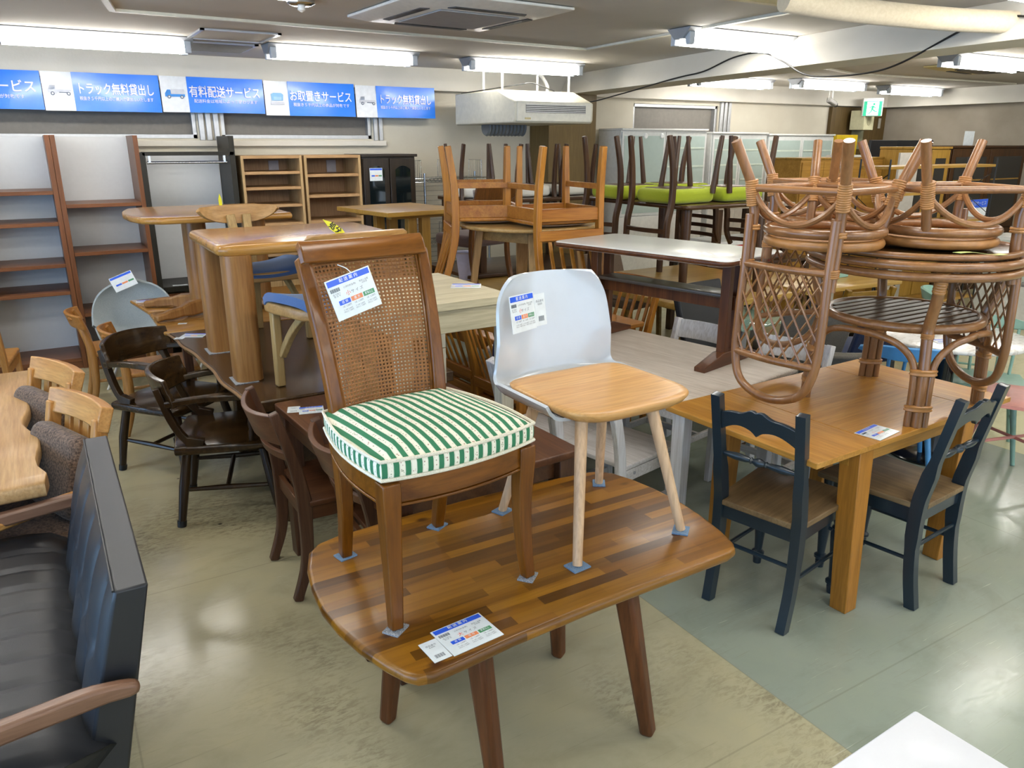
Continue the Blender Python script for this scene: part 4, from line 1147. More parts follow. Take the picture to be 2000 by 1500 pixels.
# ---- light wooden chairs, dark armchairs, shell chairs on the left
M_lc = wood('light_chair_wood', '#a37440', '#c1915a', 'z', .4, .15, mid='#b3824c', wt=(.88, .84, .66))
M_lcx = wood('light_chair_wood', '#a9743c', '#c48f55', 'x', .36, .2, mid='#b88148', wt=(.88, .84, .66))
def light_chair():
    t = thing('light_wood_chair', '', 'chair'); hs = .40
    for sx in (-1, 1):
        pts = bez([(sx * .19, .25, 0), (sx * .185, .205, .18), (sx * .175, .20, .40), (sx * .15, .235, .56), (sx * .125, .268, .645)], 4)
        n = len(pts)
        obj('leg', B().tube(pts, [.016 + .010 * math.sin(PI * i / (n - 1)) for i in range(n)], 12), M_lc, t)
        obj('leg', B().tube([(sx * .20, -.19, 0), (sx * .185, -.17, hs - .02)], [.015, .022], 12), M_lc, t)
        obj('stretcher', B().tube([(sx * .19, -.18, .20), (sx * .18, .20, .20)], .011, 8), M_lc, t)
    obj('seat', B().slab([(-.215, -.22), (.215, -.22), (.222, -.05), (.185, .20), (.0, .22), (-.185, .20), (-.222, -.05)], hs - .03, hs, .012), M_lcx, t)
    def cr(u, v):
        a = 2 * u - 1; z = .575 + .095 * v
        return (a * .20, .285 + .3 * (z - .6) - .075 * a * a, z - .01 * a * a)
    obj('crest_rail', B().shell(cr, 20, 4, .020), M_lcx, t, smooth=60, bevel=.005)
    b = B()
    for sx in (-1, 1): b.lathe([(.013, -.01), (.013, .012), (.006, .018)], (sx * .128, .288, .635), 10, (0, 1, .2))
    for sx in (-1, 1): obj('peg', B().lathe([(.013, -.01), (.013, .012), (.006, .018)], (sx * .128, .288, .635), 10, (0, 1, .2)), M_lcx, t)
    b.bm.free()
    return t
lc = light_chair(); lc.location = (.36, 5.93, 0); lc.rotation_euler = (0, 0, R(90)); lc['label'] = 'light wood chair with curved crest, nearest the tall shelf'; lc['group'] = 'light wood chairs beside the drop-leaf table'
dup(lc, 'light wood chair with curved crest, just behind the dark armchair', (.515, 5.26, 0), 88, group='light wood chairs beside the drop-leaf table')
M_da = wood('dark_oak', '#241811', '#43301f', 'z', .28, .35, mid='#33231a')
M_dax = wood('dark_oak', '#2a1c14', '#4a3626', 'x', .22, .4, mid='#3a291d')
def dark_armchair():
    t = thing('dark_armchair', '', 'armchair'); hs = .41
    for sx in (-1, 1):
        for y0, y1, x1 in ((-.17, -.235, .235), (.16, .225, .215)):
            q = obj('leg', B().tube([(sx * x1, y1, 0), (sx * .205, (y0 + y1) / 2, .2), (sx * .175, y0, hs - .02)], [.017, .024, .021], 12), M_da, t)
            obj('leg_cap', B().tube([(sx * x1, y1, 0), (sx * (x1 - .004), y1 * .985, .03)], [.021, .022], 12), M_black, q)
        obj('stretcher', B().tube([(sx * .212, -.205, .17), (sx * .20, 0, .175), (sx * .198, .195, .18)], [.010, .014, .010], 8), M_da, t)
        obj('back_post', B().ribbon(bez([(sx * .215, .08, hs + .0), (sx * .215, .155, hs + .03), (sx * .208, .21, .54), (sx * .200, .255, .69)], 5), .036, [.05] * 5 + [.032] * 11), M_da, t, bevel=.004)
        obj('armrest', B().ribbon(bez([(sx * .215, .225, .615), (sx * .232, .05, .635), (sx * .238, -.12, .635), (sx * .228, -.205, .625)], 4), [.036] * 5 + [.05] * 8, .030), M_dax, t, bevel=.006)
        obj('arm_post', B().lathe([(.010, 0), (.014, .04), (.010, .055), (.018, .08), (.012, .14), (.010, .215)], (sx * .222, -.13, hs), 10, (0, -.1, 1)), M_da, t)
    obj('stretcher', B().tube([(-.205, 0, .175), (.205, 0, .175)], .011, 8), M_da, t)
    out = [(-.245, -.21), (-.2, -.235), (0, -.25), (.2, -.235), (.245, -.21), (.25, 0), (.235, .21), (0, .235), (-.235, .21), (-.25, 0)]
    b = B(); b.slab(out, hs - .045, hs, .016, 3); obj('seat', b, M_dax, t, smooth=50)
    def sd(u, v): return (-.2 + .4 * u, -.19 + .36 * v, hs + .002 + .010 * (2 * u - 1) ** 2)
    def cr(u, v):
        a = 2 * u - 1; z = .590 + .155 * v
        return (a * .225, .262 + .22 * (z - .65) - .10 * a * a + .02, z - .012 * a * a * (1 if v > .5 else -1))
    obj('crest_rail', B().shell(cr, 20, 5, .026), M_dax, t, smooth=60, bevel=.006)
    return t
da = dark_armchair(); da.location = (.63, 3.79, 0); da.rotation_euler = (0, 0, R(74)); da['label'] = 'dark brown wooden armchair nearest the camera, at the dark table'; da['group'] = 'dark armchairs at the natural-edge table'
dup(da, 'dark brown wooden armchair turned towards the camera, behind its twin', (.49, 4.50, 0), 40, group='dark armchairs at the natural-edge table')

def tub_chair(name, label, mat, legm, loc, rz, W, Hh, z0, group=None):
    t = thing(name, label, 'chair', loc, rz, group)
    def fn(u, v):
        a = 2 * u - 1
        if v < .45:
            q = v / .45; hw = W * (.80 + .2 * q); y = -.24 + .40 * q; z = z0 + .02 * (1 - q) ** 2 + .10 * a ** 4 * q
            if q < .2: hw *= .9 + .5 * q
        else:
            q = (v - .45) / .55; ang = min(1, q / .35) * R(76)
            y = .16 + .10 * math.sin(ang); z = z0 + .10 * (1 - math.cos(ang))
            if q > .35:
                L = (q - .35) / .65 * (Hh - .11); y += L * .24; z += L * .97
            hw = W * math.sqrt(max(.02, 1 - .93 * max(0, (q - .25) / .75) ** 2.6))
            z += .10 * a ** 4 * (1 - q)
            y -= .13 * abs(a) ** 2.4
        return (a * hw, y, z)
    obj('shell', B().shell(fn, 24, 30, .014), mat, t, smooth=60)
    for sx in (-1, 1):
        for y in (-.24, .26): obj('leg', B().tube([(sx * .24, y, 0), (sx * .06, y * .2, z0 - .01)], [.009, .014], 10), legm, t)
    return t
tub_chair('tub_chair', 'grey felt tub chair with a white card on its back', fabric('grey_felt_shell', '#9aa3a6', '#b4bcbd', 300, .9), M_white, (.50, 6.42, 0), -6, .285, .42, .34)
price_card('price card on top of the grey tub chair back', (.475, 6.585, .735), (R(62), R(-20), 0), .17, .12, '中', False)
tub_chair('tub_chair', 'small white tub chair half hidden behind the honey oak table leg', M_shell, M_white, (1.12, 6.35, 0), -8, .20, .40, .38)
def ladder_chair(name, label, cat, loc, rz, m, mx, slats, w=.2, hh=.80, seatm=None, group=None):
    t = thing(name, label, cat, loc, rz, group); hs = .43
    for sx in (-1, 1):
        obj('leg', B().ribbon(bez([(sx * w, .24, 0), (sx * w, .20, .25), (sx * w, .205, .45), (sx * w, .29, hh)], 4), .036, .042), m, t, bevel=.006)
        obj('leg', B().bar((sx * w, -.19, 0), (sx * w, -.19, hs - .02), .036, .036), m, t, bevel=.004)
    for z in slats:
        y = .215 + (z - .45) * .21
        def cr(u, v, z=z, y=y): return ((2 * u - 1) * w, y + .035 * (1 - (2 * u - 1) ** 2), z + .055 * v + .01 * (1 - (2 * u - 1) ** 2))
        obj('back_slat', B().shell(cr, 12, 2, .016), mx, t, smooth=50, bevel=.003)
    obj('seat', B().slab(rect(-w - .02, w + .02, -.22, .19, .02, 2), hs - .02, hs + .01, .01), seatm or mx, t)
    obj('seat_rail', B().box(-w, w, -.20, -.18, hs - .08, hs - .02), mx, t)
    for sx in (-1, 1): obj('seat_rail', B().box(sx * w - .01, sx * w + .01, -.19, .2, hs - .08, hs - .02), mx, t)
    return t
ladder_chair('ladder_back_chair', 'honey wood ladder-back chair cut off by the left edge, in front of the shelf', 'chair', (-.50, 5.82, 0), 172, M_armz, M_arm, (.49, .60, .72))
# slice of a tabletop at the very edge
t = thing('oak_table', 'light wooden tabletop corner at the left edge, before the tall shelf', 'table', (-.72, 5.1, 0))
obj('tabletop', B().slab(rect(-.45, .37, -.4, .4, .02, 2), 1.10, 1.14, .012), M_ho, t)
for x in (-.38, .28):
    for y in (-.33, .33): obj('leg', B().box(x - .03, x + .03, y - .03, y + .03, 0, 1.10), M_hoz, t, bevel=.003)
# ------------------------------------------------------------------ rattan set on the oak table
def rattan_mat(name, a, b, axis):
    if name + axis in _mc: return _mc[name + axis]
    s = N(name + axis)
    sc = {'x': (3, 60, 60), 'y': (60, 3, 60), 'z': (60, 60, 3)}[axis]
    f = s.noise(s.coord(sc), 1, 4, .6, .4); g = s.noise(s.coord((4, 4, 4)), 1, 2)
    c = s.mix(.5, s.ramp(f, [(.3, C(a)), (.7, C(b))]), s.ramp(g, [(.3, C(a)), (.7, C(b))]))
    s.bump(f, .1, .002)
    _mc[name + axis] = s.fin(c, .3, 0, .5, .25)
    return _mc[name + axis]
M_rat = rattan_mat('rattan_pole', '#674427', '#98693e', 'z')
M_ratx = rattan_mat('rattan_ring', '#6e482a', '#a07043', 'x')
M_bind = plain('rattan_binding', '#a3713d', .4, 0, .1, var=.15)
M_slat = wood('rattan_slats', '#3d2a20', '#5e4434', 'x', .35, .1)
def wrap(p, p0, p1, r, turns):
    """cane strip wound round a joint: one ridged sleeve"""
    p0, p1 = Vector(p0), Vector(p1); n = turns * 3
    obj('binding', B().tube([p0.lerp(p1, i / n) for i in range(n + 1)], [r * (.97, 1.05, 1.05)[i % 3] for i in range(n + 1)], 12), M_bind, p)
def bow(p0, ctrl, p1, n=10):
    return bez([p0] + ctrl + [p1], n)
t = thing('rattan_table', 'round rattan table with slatted lower shelf, on the oak table', 'table', (2.985, 1.83, OZ))
RT, HT = .385, .652
b = B(); b.slab([(p[0], p[1]) for p in circ((0, 0, 0), RT - .02, 48)], HT - .018, HT, .004); obj('tabletop', b, wood('rattan_top', '#3d2b1f', '#63462f', 'x', .18, .4), t)
for k, (z, r, nm) in enumerate(((HT - .001, RT - .012, .012), (HT - .034, RT, .017), (HT - .072, RT - .002, .017))):
    obj('rim', B().tube(circ((0, 0, z), r, 56), nm, 10, closed=True), M_ratx, t)
ZS, RS = .37, .285
obj('shelf_rim', B().tube(circ((0, 0, ZS), RS, 48), .019, 10, closed=True), M_ratx, t)
b = B()
for i in range(11):
    y = -.235 + i * .047; L = math.sqrt((RS - .012) ** 2 - y * y); b.box(-L, L, y - .017, y + .017, ZS + .004, ZS + .014)
obj('shelf_slats', b, M_slat, t, smooth=0, bevel=.003)
for k in range(4):
    a = R(-131 + 90 * k); c_, s_ = math.cos(a), math.sin(a)
    P = lambda r, z, off=0: (c_ * r - s_ * off, s_ * r + c_ * off, z)
    lg = obj('leg', B().tube(bez([P(.345, 0), P(.335, .2), P(.318, .33), P(.315, ZS + .02), P(.345, .48), P(.366, .585)], 5), .0205, 12), M_rat, t)
    for o_ in (-1, 1):
        obj('leg_brace', B().tube(bez([P(.342, 0, o_ * .031), P(.333, .18, o_ * .030), P(.322, .26, o_ * .045), P(.30, .315, o_ * .10), P(.262, ZS - .032, o_ * .17), P(.20, ZS - .034, o_ * .21)], 5), .0135, 10), M_rat, lg)
    for z in (.062, .202):
        r0 = .342 - z * .04; rs = []
        for i in range(8):
            g = (1, 1.06, 1.06, 1)[i % 4] if 0 < i < 7 else .9
            rs.append([P(r0 + .0235 * g * math.sin(2 * PI * an / 20), z + i * .0035, .049 * g * math.cos(2 * PI * an / 20) * (1 if z < .1 else .97)) for an in range(20)])
        obj('binding', B().rings(rs), M_bind, lg)
    wrap(lg, P(.352, .52), P(.372, .60), .0225, 8)
    wrap(lg, P(.316, ZS - .03), P(.315, ZS - .01), .0225, 3)

def rattan_chair():
    """upright: seat ring at z .40, front -y, back +y"""
    t = thing('rattan_chair', '', 'chair'); hs = .365; r = .20
    obj('seat_ring', B().tube(circ((0, 0, hs), r, 40), .019, 10, closed=True), M_bind, t)
    obj('seat_ring', B().tube(circ((0, 0, hs - .042), r + .006, 40), .018, 10, closed=True), M_ratx, t)
    b = B(); b.slab([(p[0], p[1]) for p in circ((0, 0, 0), r - .01, 32)], hs - .005, hs + .012, .005); obj('seat', b, fabric('woven_seat', '#7a5230', '#a8794a', 160, .6), t)
    w = .178
    back_top = {}
    for sx in (-1, 1):
        obj('leg', B().tube([(sx * .215, -.235, 0), (sx * .171, -.172, .18), (sx * .152, -.142, hs - .05)], .0175, 12), M_rat, t)
        obj('leg', B().tube([(sx * (w + .045), .285, 0), (sx * (w + .010), .212, .16), (sx * w, .198, .26), (sx * w, .20, hs), (sx * w, .212, hs + .15)], .0185, 12), M_rat, t)
    # hairpin back: one bent pole up one side, over the top and down the other
    pts = bez([(-w, .224, hs - .10), (-w + .002, .230, hs + .08), (-w - .002, .236, hs + .28), (-w + .004, .244, hs + .44), (-w + .050, .252, hs + .545), (0, .256, hs + .585),
               (w - .050, .252, hs + .545), (w - .004, .244, hs + .44), (w + .002, .236, hs + .28), (w - .002, .230, hs + .08), (w, .224, hs - .10)], 6)
    obj('back_frame', B().tube(pts, .0165, 10), M_rat, t)
    z0, z1 = hs + .085, hs + .43
    yb = lambda z: .230 + (z - hs - .08) * .04
    for z in (z0, z1): obj('back_rail', B().tube(bez([(-w, yb(z), z), (0, yb(z) + .02, z), (w, yb(z), z)], 6), .014, 10), M_rat, t)
    b = B(); kn = B()
    n = 7; H = z1 - z0
    for i in range(-4, n + 1):
        for d in (1, -1):
            seg = []
            for k in range(13):
                v = k / 12; u = (i + v * 4) / n if d > 0 else (n - i - v * 4) / n
                if -.001 <= u <= 1.001: 
                    x = -w + 2 * w * u; z = z0 + H * v
                    seg.append((x, yb(z) + .02 * (1 - (2 * u - 1) ** 2) + d * .003, z))
            if len(seg) > 1: b.tube(seg, .0043, 6)
    obj('lattice', b, M_rat, t)
    # stretcher ring, bowed braces and bindings
    for p0, p1 in (((-.172, -.172, .17), (.172, -.172, .17)), ((.172, -.172, .17), (w + .01, .208, .17)), ((-.172, -.172, .17), (-w - .01, .208, .17)), ((-w - .01, .208, .17), (w + .01, .208, .17))):
        obj('stretcher', B().tube([p0, p1], .0135, 10), M_ratx, t)
    for p0, p1 in (((-.165, -.165), (.165, -.165)), ((.165, -.165), (w, .205)), ((-w, .205), (-.165, -.165)), ((w, .205), (-w, .205))):
        m = ((p0[0] + p1[0]) / 2 * .98, (p0[1] + p1[1]) / 2 * .98)
        m = Vector((m[0], m[1], 0)); m2 = m.normalized() * (r + .002)
        q = []
        for i in range(17):
            k = i / 16; e_ = 1 - (2 * k - 1) ** 2
            g = Vector((*p0, 0)).lerp(Vector((*p1, 0)), k) + (m2 - m) * e_
            q.append((g.x, g.y, .185 + (hs - .070 - .185) * e_ ** .85))
        obj('seat_brace', B().tube(q, .0115, 8), M_ratx, t)
    for sx in (-1, 1):
        wrap(t, (sx * .176, -.178, .14), (sx * .163, -.158, .235), .0235, 12)
        wrap(t, (sx * (w + .012), .216, .14), (sx * (w + .005), .203, .235), .0235, 12)
        wrap(t, (sx * w, .215, hs + .07), (sx * w, .215, hs + .10), .0265, 4)
        wrap(t, (sx * w, .20, hs - .06), (sx * w, .20, hs - .04), .0275, 2)
    return t
# upside down: rotate half a turn about x, seat top resting on the table
RC = OZ + HT + .013
def inv(o, x, y, face):     # the back points towards 'face' (degrees, world)
    o.location = (x, y, RC + .384); o.rotation_euler = (PI, 0, R(face + 90))
rc = rattan_chair(); rc['label'] = 'rattan chair upside down on the rattan table, its lattice back hanging towards the white-topped trestle table'; rc['group'] = 'upturned rattan chairs'
inv(rc, 2.555, 1.93, 186)
rc2 = dup(rc, 'upturned rattan chair with its back hanging over the side away from the trestle table', (0, 0, 0), 0, group='upturned rattan chairs'); inv(rc2, 2.985, 1.745, -26)
rc3 = dup(rc, 'upturned rattan chair behind the other two, its lattice seen under the rattan tabletop', (0, 0, 0), 0, group='upturned rattan chairs'); inv(rc3, 2.965, 2.19, 75)
rc['label'] = 'upturned rattan chair with a large lattice back hanging beside the white-topped trestle table'
tag(obj('paper_slip', B().shell(lambda u, v: (2.80 + .12 * u, 1.535 + .03 * v - .1 * u, OZ + HT + .013 + .004 * math.sin(6 * u)), 8, 2, .001), plain('yellow_green_paper', '#cfd88a', .5)), 'yellow-green paper lying at the front of the rattan tabletop', 'paper')
o = slip('tiny white tag stuck to the rattan table rim', (3.15, 1.485, OZ + HT - .045), (R(90), 0, R(26)), .022, .035)

# ------------------------------------------------------------------ whitewashed table, trestle table, white chairs
M_ww = wood('whitewashed_wood', '#cfc2b4', '#e2d8cc', 'y', .42, .1, mid='#d9cdc0', wt=(.95, .95, .95))
M_wc = wood('white_stained_wood', '#d3d1d1', '#e6e4e3', 'z', .42, .1, mid='#dddbda', wt=(.95, .95, .97))
M_wcx = wood('white_stained_wood', '#d0cac5', '#e4e0dc', 'x', .42, .1, mid='#dad5d0', wt=(.95, .95, .97))
t = thing('whitewashed_table', 'pale whitewashed dining table under the white-topped trestle table', 'table', (2.52, 2.98, 0), 11)
obj('tabletop', B().slab(rect(-.45, .46, -.70, .66, .05, 4), .672, .70, .008), M_ww, t)
b = B()
for x in (-.38, .38): b.box(x - .012, x + .012, -.6, .57, .59, .670)
for y in (-.61, .57): b.box(-.38, .38, y - .012, y + .012, .59, .670)
obj('apron', b, M_wcx, t, bevel=.002)
for x in (-.37, .37):
    for y in (-.60, .56): obj('leg', B().bar((x, y, .671), (x, y, 0), .065, .065, .055, .055), M_wc, t, bevel=.004)
slip('white slip at the far end of the whitewashed table', (2.615, 3.58, .701), (0, 0, R(20)), .10, .06)
M_tr = wood('red_brown_wood', '#4a2a1e', '#7a4a34', 'z', .36, .2, mid='#5f3828')
M_trx = wood('red_brown_wood', '#4a2a1e', '#744531', 'x', .36, .2, mid='#5f3828')
t = thing('trestle_table', 'white-topped trestle table with red-brown frame, standing on the whitewashed table', 'table', (2.745, 3.03, .7005), 13)
b = B(); o_ = rect(-.275, .275, -.54, .54, .055, 5)
obj('tabletop', B().slab(o_, .515, .545, .012), plain('white_laminate', '#e3e6e3', .25, 0, .2, var=.01), t)
obj('edge_band', B().slab(rect(-.279, .279, -.544, .544, .058, 5), .517, .5405, .011), M_trx, t)
for y in (-.42, .40):
    for x in (-.055, .055): obj('post', B().box(x - .018, x + .018, y - .024, y + .024, .05, .517), M_tr, t, bevel=.003)
    b = B(); b.prism([(-.25, .0), (.25, .0), (.25, .022), (.09, .068), (-.09, .068), (-.25, .022)], y - .03, y + .03, fn=lambda a, c, d: (a, d, c)); obj('foot', b, M_trx, t, bevel=.003)
    b = B(); b.prism([(-.22, .515), (.22, .515), (.20, .495), (-.20, .495)], y - .025, y + .025, fn=lambda a, c, d: (a, d, c)); obj('top_bearer', b, M_trx, t, bevel=.003)
obj('beam', B().box(-.018, .018, -.45, .43, .27, .335), M_tr, t, bevel=.003)
obj('shelf', B().slab(rect(-.075, .075, -.40, .38, .01, 2), .336, .352, .005), plain('dark_shelf_board', '#45403c', .35, 0, .2), t)
def white_chair():
    t = thing('white_wood_chair', '', 'chair'); hs = .40
    for sx in (-1, 1):
        pts = bez([(sx * .185, .215, 0), (sx * .185, .19, .2), (sx * .185, .18, .38), (sx * .185, .205, .55), (sx * .185, .26, .75)], 4)
        obj('leg', B().ribbon(pts, .03, .05), M_wc, t, bevel=.004)
        obj('leg', B().bar((sx * .19, -.19, hs - .02), (sx * .19, -.2, 0), .036, .04, .03, .034), M_wc, t, bevel=.004)
        obj('side_rail', B().bar((sx * .188, -.18, hs - .05), (sx * .186, .17, hs - .05), .055, .022, side=(0, 0, 1)), M_wcx, t, bevel=.002)
        obj('stretcher', B().bar((sx * .189, -.19, .16), (sx * .186, .185, .16), .035, .02, side=(0, 0, 1)), M_wcx, t, bevel=.002)
    obj('stretcher', B().bar((-.185, .19, .24), (.185, .19, .24), .045, .02, side=(0, 0, 1)), M_wcx, t, bevel=.002)
    obj('stretcher', B().bar((-.185, 0, .16), (.185, 0, .16), .035, .02, side=(0, 0, 1)), M_wcx, t, bevel=.002)
    obj('seat', B().slab(rect(-.20, .20, -.23, .165, .02, 3), hs - .02, hs + .003, .006), M_wcx, t)
    b = B()
    b.shell(lambda u, v: ((2 * u - 1) * .185, .226 + .032 * v + .03 * (1 - (2 * u - 1) ** 2), .64 + .105 * v), 12, 2, .018); obj('crest_rail', b, M_wc, t, smooth=50, bevel=.003)
    for sx in (-1, 1): obj('bolt', B().lathe([(.008, 0), (.007, .004)], (sx * .199, .10, hs - .045), 10, (sx, 0, 0)), M_chrome, t)
    return t
wh = white_chair(); wh.location = (2.14, 2.62, 0); wh.rotation_euler = (0, 0, R(102)); wh['label'] = 'white wooden chair tucked under the whitewashed table, beside the shell chair legs'; wh['group'] = 'white wooden chairs'
dup(wh, 'white wooden chair further back at the same side of the whitewashed table', (2.065, 3.01, 0), 102, group='white wooden chairs')
dup(wh, 'white wooden chair whose crest rail shows beyond the whitewashed table, left of the trestle post', (2.985, 3.13, 0), -79, group='white wooden chairs')
dup(wh, 'white wooden chair whose crest rail shows between trestle post and rattan chair', (3.12, 2.58, 0), -79, group='white wooden chairs')

# ------------------------------------------------------------------ orange-wood tables and slat-back chairs
M_or = wood('orange_wood', '#9a5f27', '#c58a45', 'z', .34, .25, mid='#b27636')
M_orx = wood('orange_wood', '#95592a', '#bd8142', 'x', .36, .2, mid='#ab6f36')
M_sand = fabric('sand_seat', '#a58f6a', '#bba680', 200, .8)
def slat_chair():
    t = thing('slat_back_chair', '', 'chair'); hs = .425; w = .205
    for sx in (-1, 1):
        pts = bez([(sx * (w - .012), .215, 0), (sx * (w - .004), .185, .22), (sx * w, .18, .43), (sx * w, .195, .58), (sx * (w + .002), .255, .80), (sx * (w + .003), .30, .92)], 4)
        n = len(pts)
        obj('leg', B().ribbon(pts, .034, [.034 + .012 * math.sin(PI * min(1, i / 16)) for i in range(n)]), M_or, t, bevel=.004)
        obj('leg', B().bar((sx * w, -.20, hs - .03), (sx * (w - .005), -.205, 0), .040, .040, .030, .030), M_or, t, bevel=.004)
        obj('side_rail', B().bar((sx * w, -.19, hs - .055), (sx * w, .17, hs - .055), .07, .022, side=(0, 0, 1)), M_orx, t, bevel=.002)
        obj('stretcher', B().bar((sx * w, -.20, .22), (sx * (w - .003), .185, .22), .032, .02, side=(0, 0, 1)), M_orx, t, bevel=.002)
    b = B(); b.box(-w, w, -.215, -.19, hs - .09, hs - .02); obj('seat_rail', b, M_orx, t, bevel=.002)
    b = B(); b.box(-w, w, .165, .19, hs - .09, hs - .02); obj('seat_rail', b, M_orx, t, bevel=.002)
    for sx in (-1, 1): obj('corner_block', B().bar((sx * (w - .02), .13, hs - .05), (sx * (w - .09), .165, hs - .05), .03, .02, side=(0, 0, 1)), M_orx, t, bevel=.002)
    obj('seat_board', B().slab(rect(-w - .02, w + .02, -.235, .16, .02, 3), hs - .02, hs - .0, .006), M_orx, t)
    b = B(); b.surf(lambda u, v: ((2 * u - 1) * .20, -.215 + .37 * v, hs + .022 - .020 * ((2 * u - 1) ** 4 + (2 * v - 1) ** 4) * .9), 14, 14); b.surf(lambda u, v: ((1 - 2 * u) * .20, -.215 + .37 * v, hs - .004), 2, 2)
    obj('seat_pad', b, M_sand, t, smooth=60)
    def rl(z0, z1, dep):
        return lambda u, v: ((2 * u - 1) * w, .19 + max(0, (z0 + (z1 - z0) * v) - .50) * .26 + dep * (1 - (2 * u - 1) ** 2) - .004, z0 + (z1 - z0) * v)
    obj('lower_rail', B().shell(rl(.455, .515, .0), 10, 2, .022), M_orx, t, bevel=.003)
    obj('crest_rail', B().shell(rl(.845, .925, .03), 12, 3, .024), M_orx, t, smooth=50, bevel=.004)
    for i in range(5):
        x = (-.32 + .16 * i) * w * 2 * 1.0
        a = x / w; dp = .03 * (1 - a * a)
        obj('slat', B().ribbon(bez([(x, .185, .50), (x, .215 + dp * .5, .62), (x, .25 + dp * .8, .74), (x, .285 + dp, .86)], 4), .022, .011), M_or, t, bevel=.002)
    q = obj('logo_plate', B().box(-.018, .018, .187, .192, .470, .505), M_black, t)
    b = B(); b.box(-.010, .010, .1915, .193, .496, .500); b.box(-.010, .010, .1915, .193, .475, .479); b.box(.006, .010, .1915, .193, .475, .500)
    obj('logo', b, plain('logo_cream', '#e6dcae', .5), q)
    return t
# the round table stands on an orange-wood dining table
t = thing('orange_dining_table', 'orange-brown dining table below the round table', 'table', (2.55, 4.15, 0), 4)
obj('tabletop', B().slab(rect(-.52, .50, -.65, .65, .02, 2), .672, .70, .006), M_orx, t)
b = B()
for x in (-.46, .44): b.box(x - .012, x + .012, -.57, .57, .60, .671)
for y in (-.58, .58): b.box(-.46, .44, y - .012, y + .012, .60, .671)
obj('apron', b, M_orx, t)
for x in (-.45, .43):
    for y in (-.57, .57): obj('leg', B().box(x - .035, x + .035, y - .035, y + .035, 0, .671), M_or, t, bevel=.004)
M_rd = wood('ash_wood', '#a3805f', '#c6a283', 'z', .4, .15, mid='#b5927a')
M_rdx = wood('ash_wood', '#a58362', '#c8a582', 'x', .3, .25, mid='#b79576')
t = thing('round_table', 'round ash table with splayed legs, two slat-back chairs upturned on it', 'table', (2.58, 4.08, .701), 20)
RH = .585
obj('tabletop', B().slab([(p[0], p[1]) for p in circ((0, 0, 0), .425, 56)], RH - .024, RH, .010), M_rdx, t, smooth=60)
for k in range(4):
    a = R(45 + 90 * k); c_, s_ = math.cos(a), math.sin(a)
    obj('leg', B().bar((c_ * .30, s_ * .30, RH - .026), (c_ * .37, s_ * .37, 0), .085, .045, .06, .035, side=(-s_, c_, 0)), M_rd, t, bevel=.004)
b = B()
for k in range(4):
    a0, a1 = R(45 + 90 * k), R(135 + 90 * k)
    b = B(); b.bar((math.cos(a0) * .29, math.sin(a0) * .29, RH - .065), (math.cos(a1) * .29, math.sin(a1) * .29, RH - .065), .075, .02, side=(0, 0, 1))
    obj('apron', b, M_rdx, t, bevel=.002)
RZ = .701 + RH + .002
def inv2(o, x, y, face, seat, tilt=0):
    o.location = (x, y, RZ + seat); o.rotation_euler = (PI, 0, R(face + 90))
sc = slat_chair(); sc['label'] = 'orange slat-back chair upturned on the round table, its back hanging towards the camera'; sc['group'] = 'orange slat-back chairs'
inv2(sc, 2.585, 3.815, -94, .447)
s2 = dup(sc, 'orange slat-back chair upturned on the far left of the round table', (0, 0, 0), 0, group='orange slat-back chairs'); inv2(s2, 2.335, 4.25, 160, .447)
dup(sc, 'orange slat-back chair standing at the orange dining table, seen beneath the pale side tabletop', (2.17, 3.95, 0), 94, group='orange slat-back chairs')
dup(sc, 'orange slat-back chair with a dark cord hung on it, behind the white shell chair', (2.165, 3.44, 0), 94, group='orange slat-back chairs')
dup(sc, 'orange slat-back chair standing right of the white shell chair, by the trestle post', (2.99, 3.83, 0), -84, group='orange slat-back chairs')
# dark cord hanging in the gap
b = B()
for k, (dx, dz) in enumerate(((0, 0), (.018, -.02), (-.012, .01))):
    q = [(1.872 + dx * .6 - .012, 3.19 - dx + .05 * math.cos(2 * PI * i / 20), .72 + dz + .105 * math.sin(2 * PI * i / 20)) for i in range(20)]
    b.tube(q, .006, 6, closed=True)
t = thing('cord_bundle', 'coiled dark blue cord with a plug hanging beside the white shell chair', 'cord', (0, 0, 0))
obj('cord', b, plain('navy_cord', '#1c2547', .35), t)
obj('plug', B().bar((1.856, 3.16, .80), (1.860, 3.18, .72), .04, .03), plain('blue_plug', '#1d2f63', .2, 0, .3), t, bevel=.008)
obj('plastic_bag', B().tube(bez([(1.858, 3.21, .905), (1.856, 3.19, .885), (1.858, 3.185, .87), (1.860, 3.175, .81)], 4), [.02] * 4 + [.008] * 4 + [.014] * 5, 8), glass('clear_plastic', '#d8d5d0', .35, .1), t)

# ------------------------------------------------------------------ dark table with green chairs, standing on an oak table
M_po = wood('pale_oak', '#b08a55', '#d0ad78', 'x', .36, .2, mid='#c19c66')
t = thing('pale_oak_table', 'wide pale oak table below the dark brown table with green chairs', 'table', (4.30, 4.46, 0))
obj('tabletop', B().slab(rect(-.67, .72, -.73, .72, .02, 2), .655, .70, .006), M_po, t)
for x in (-.58, .62):
    for y in (-.62, .62): obj('leg', B().box(x - .04, x + .04, y - .04, y + .04, 0, .655), M_po, t, bevel=.004)
M_db = wood('dark_brown_wood', '#3a261d', '#5f4335', 'z', .35, .2, mid='#4a3127')
M_dbx = wood('dark_brown_wood', '#3a261d', '#5a4032', 'x', .28, .3, mid='#4a3127')
t = thing('dark_brown_table', 'dark brown table with four green chairs upturned on it, on the pale oak table', 'table', (4.11, 4.44, .7005), 0)
GH = .655
obj('tabletop', B().slab(rect(-.44, .44, -.60, .60, .04, 4), GH - .03, GH, .013), M_dbx, t)
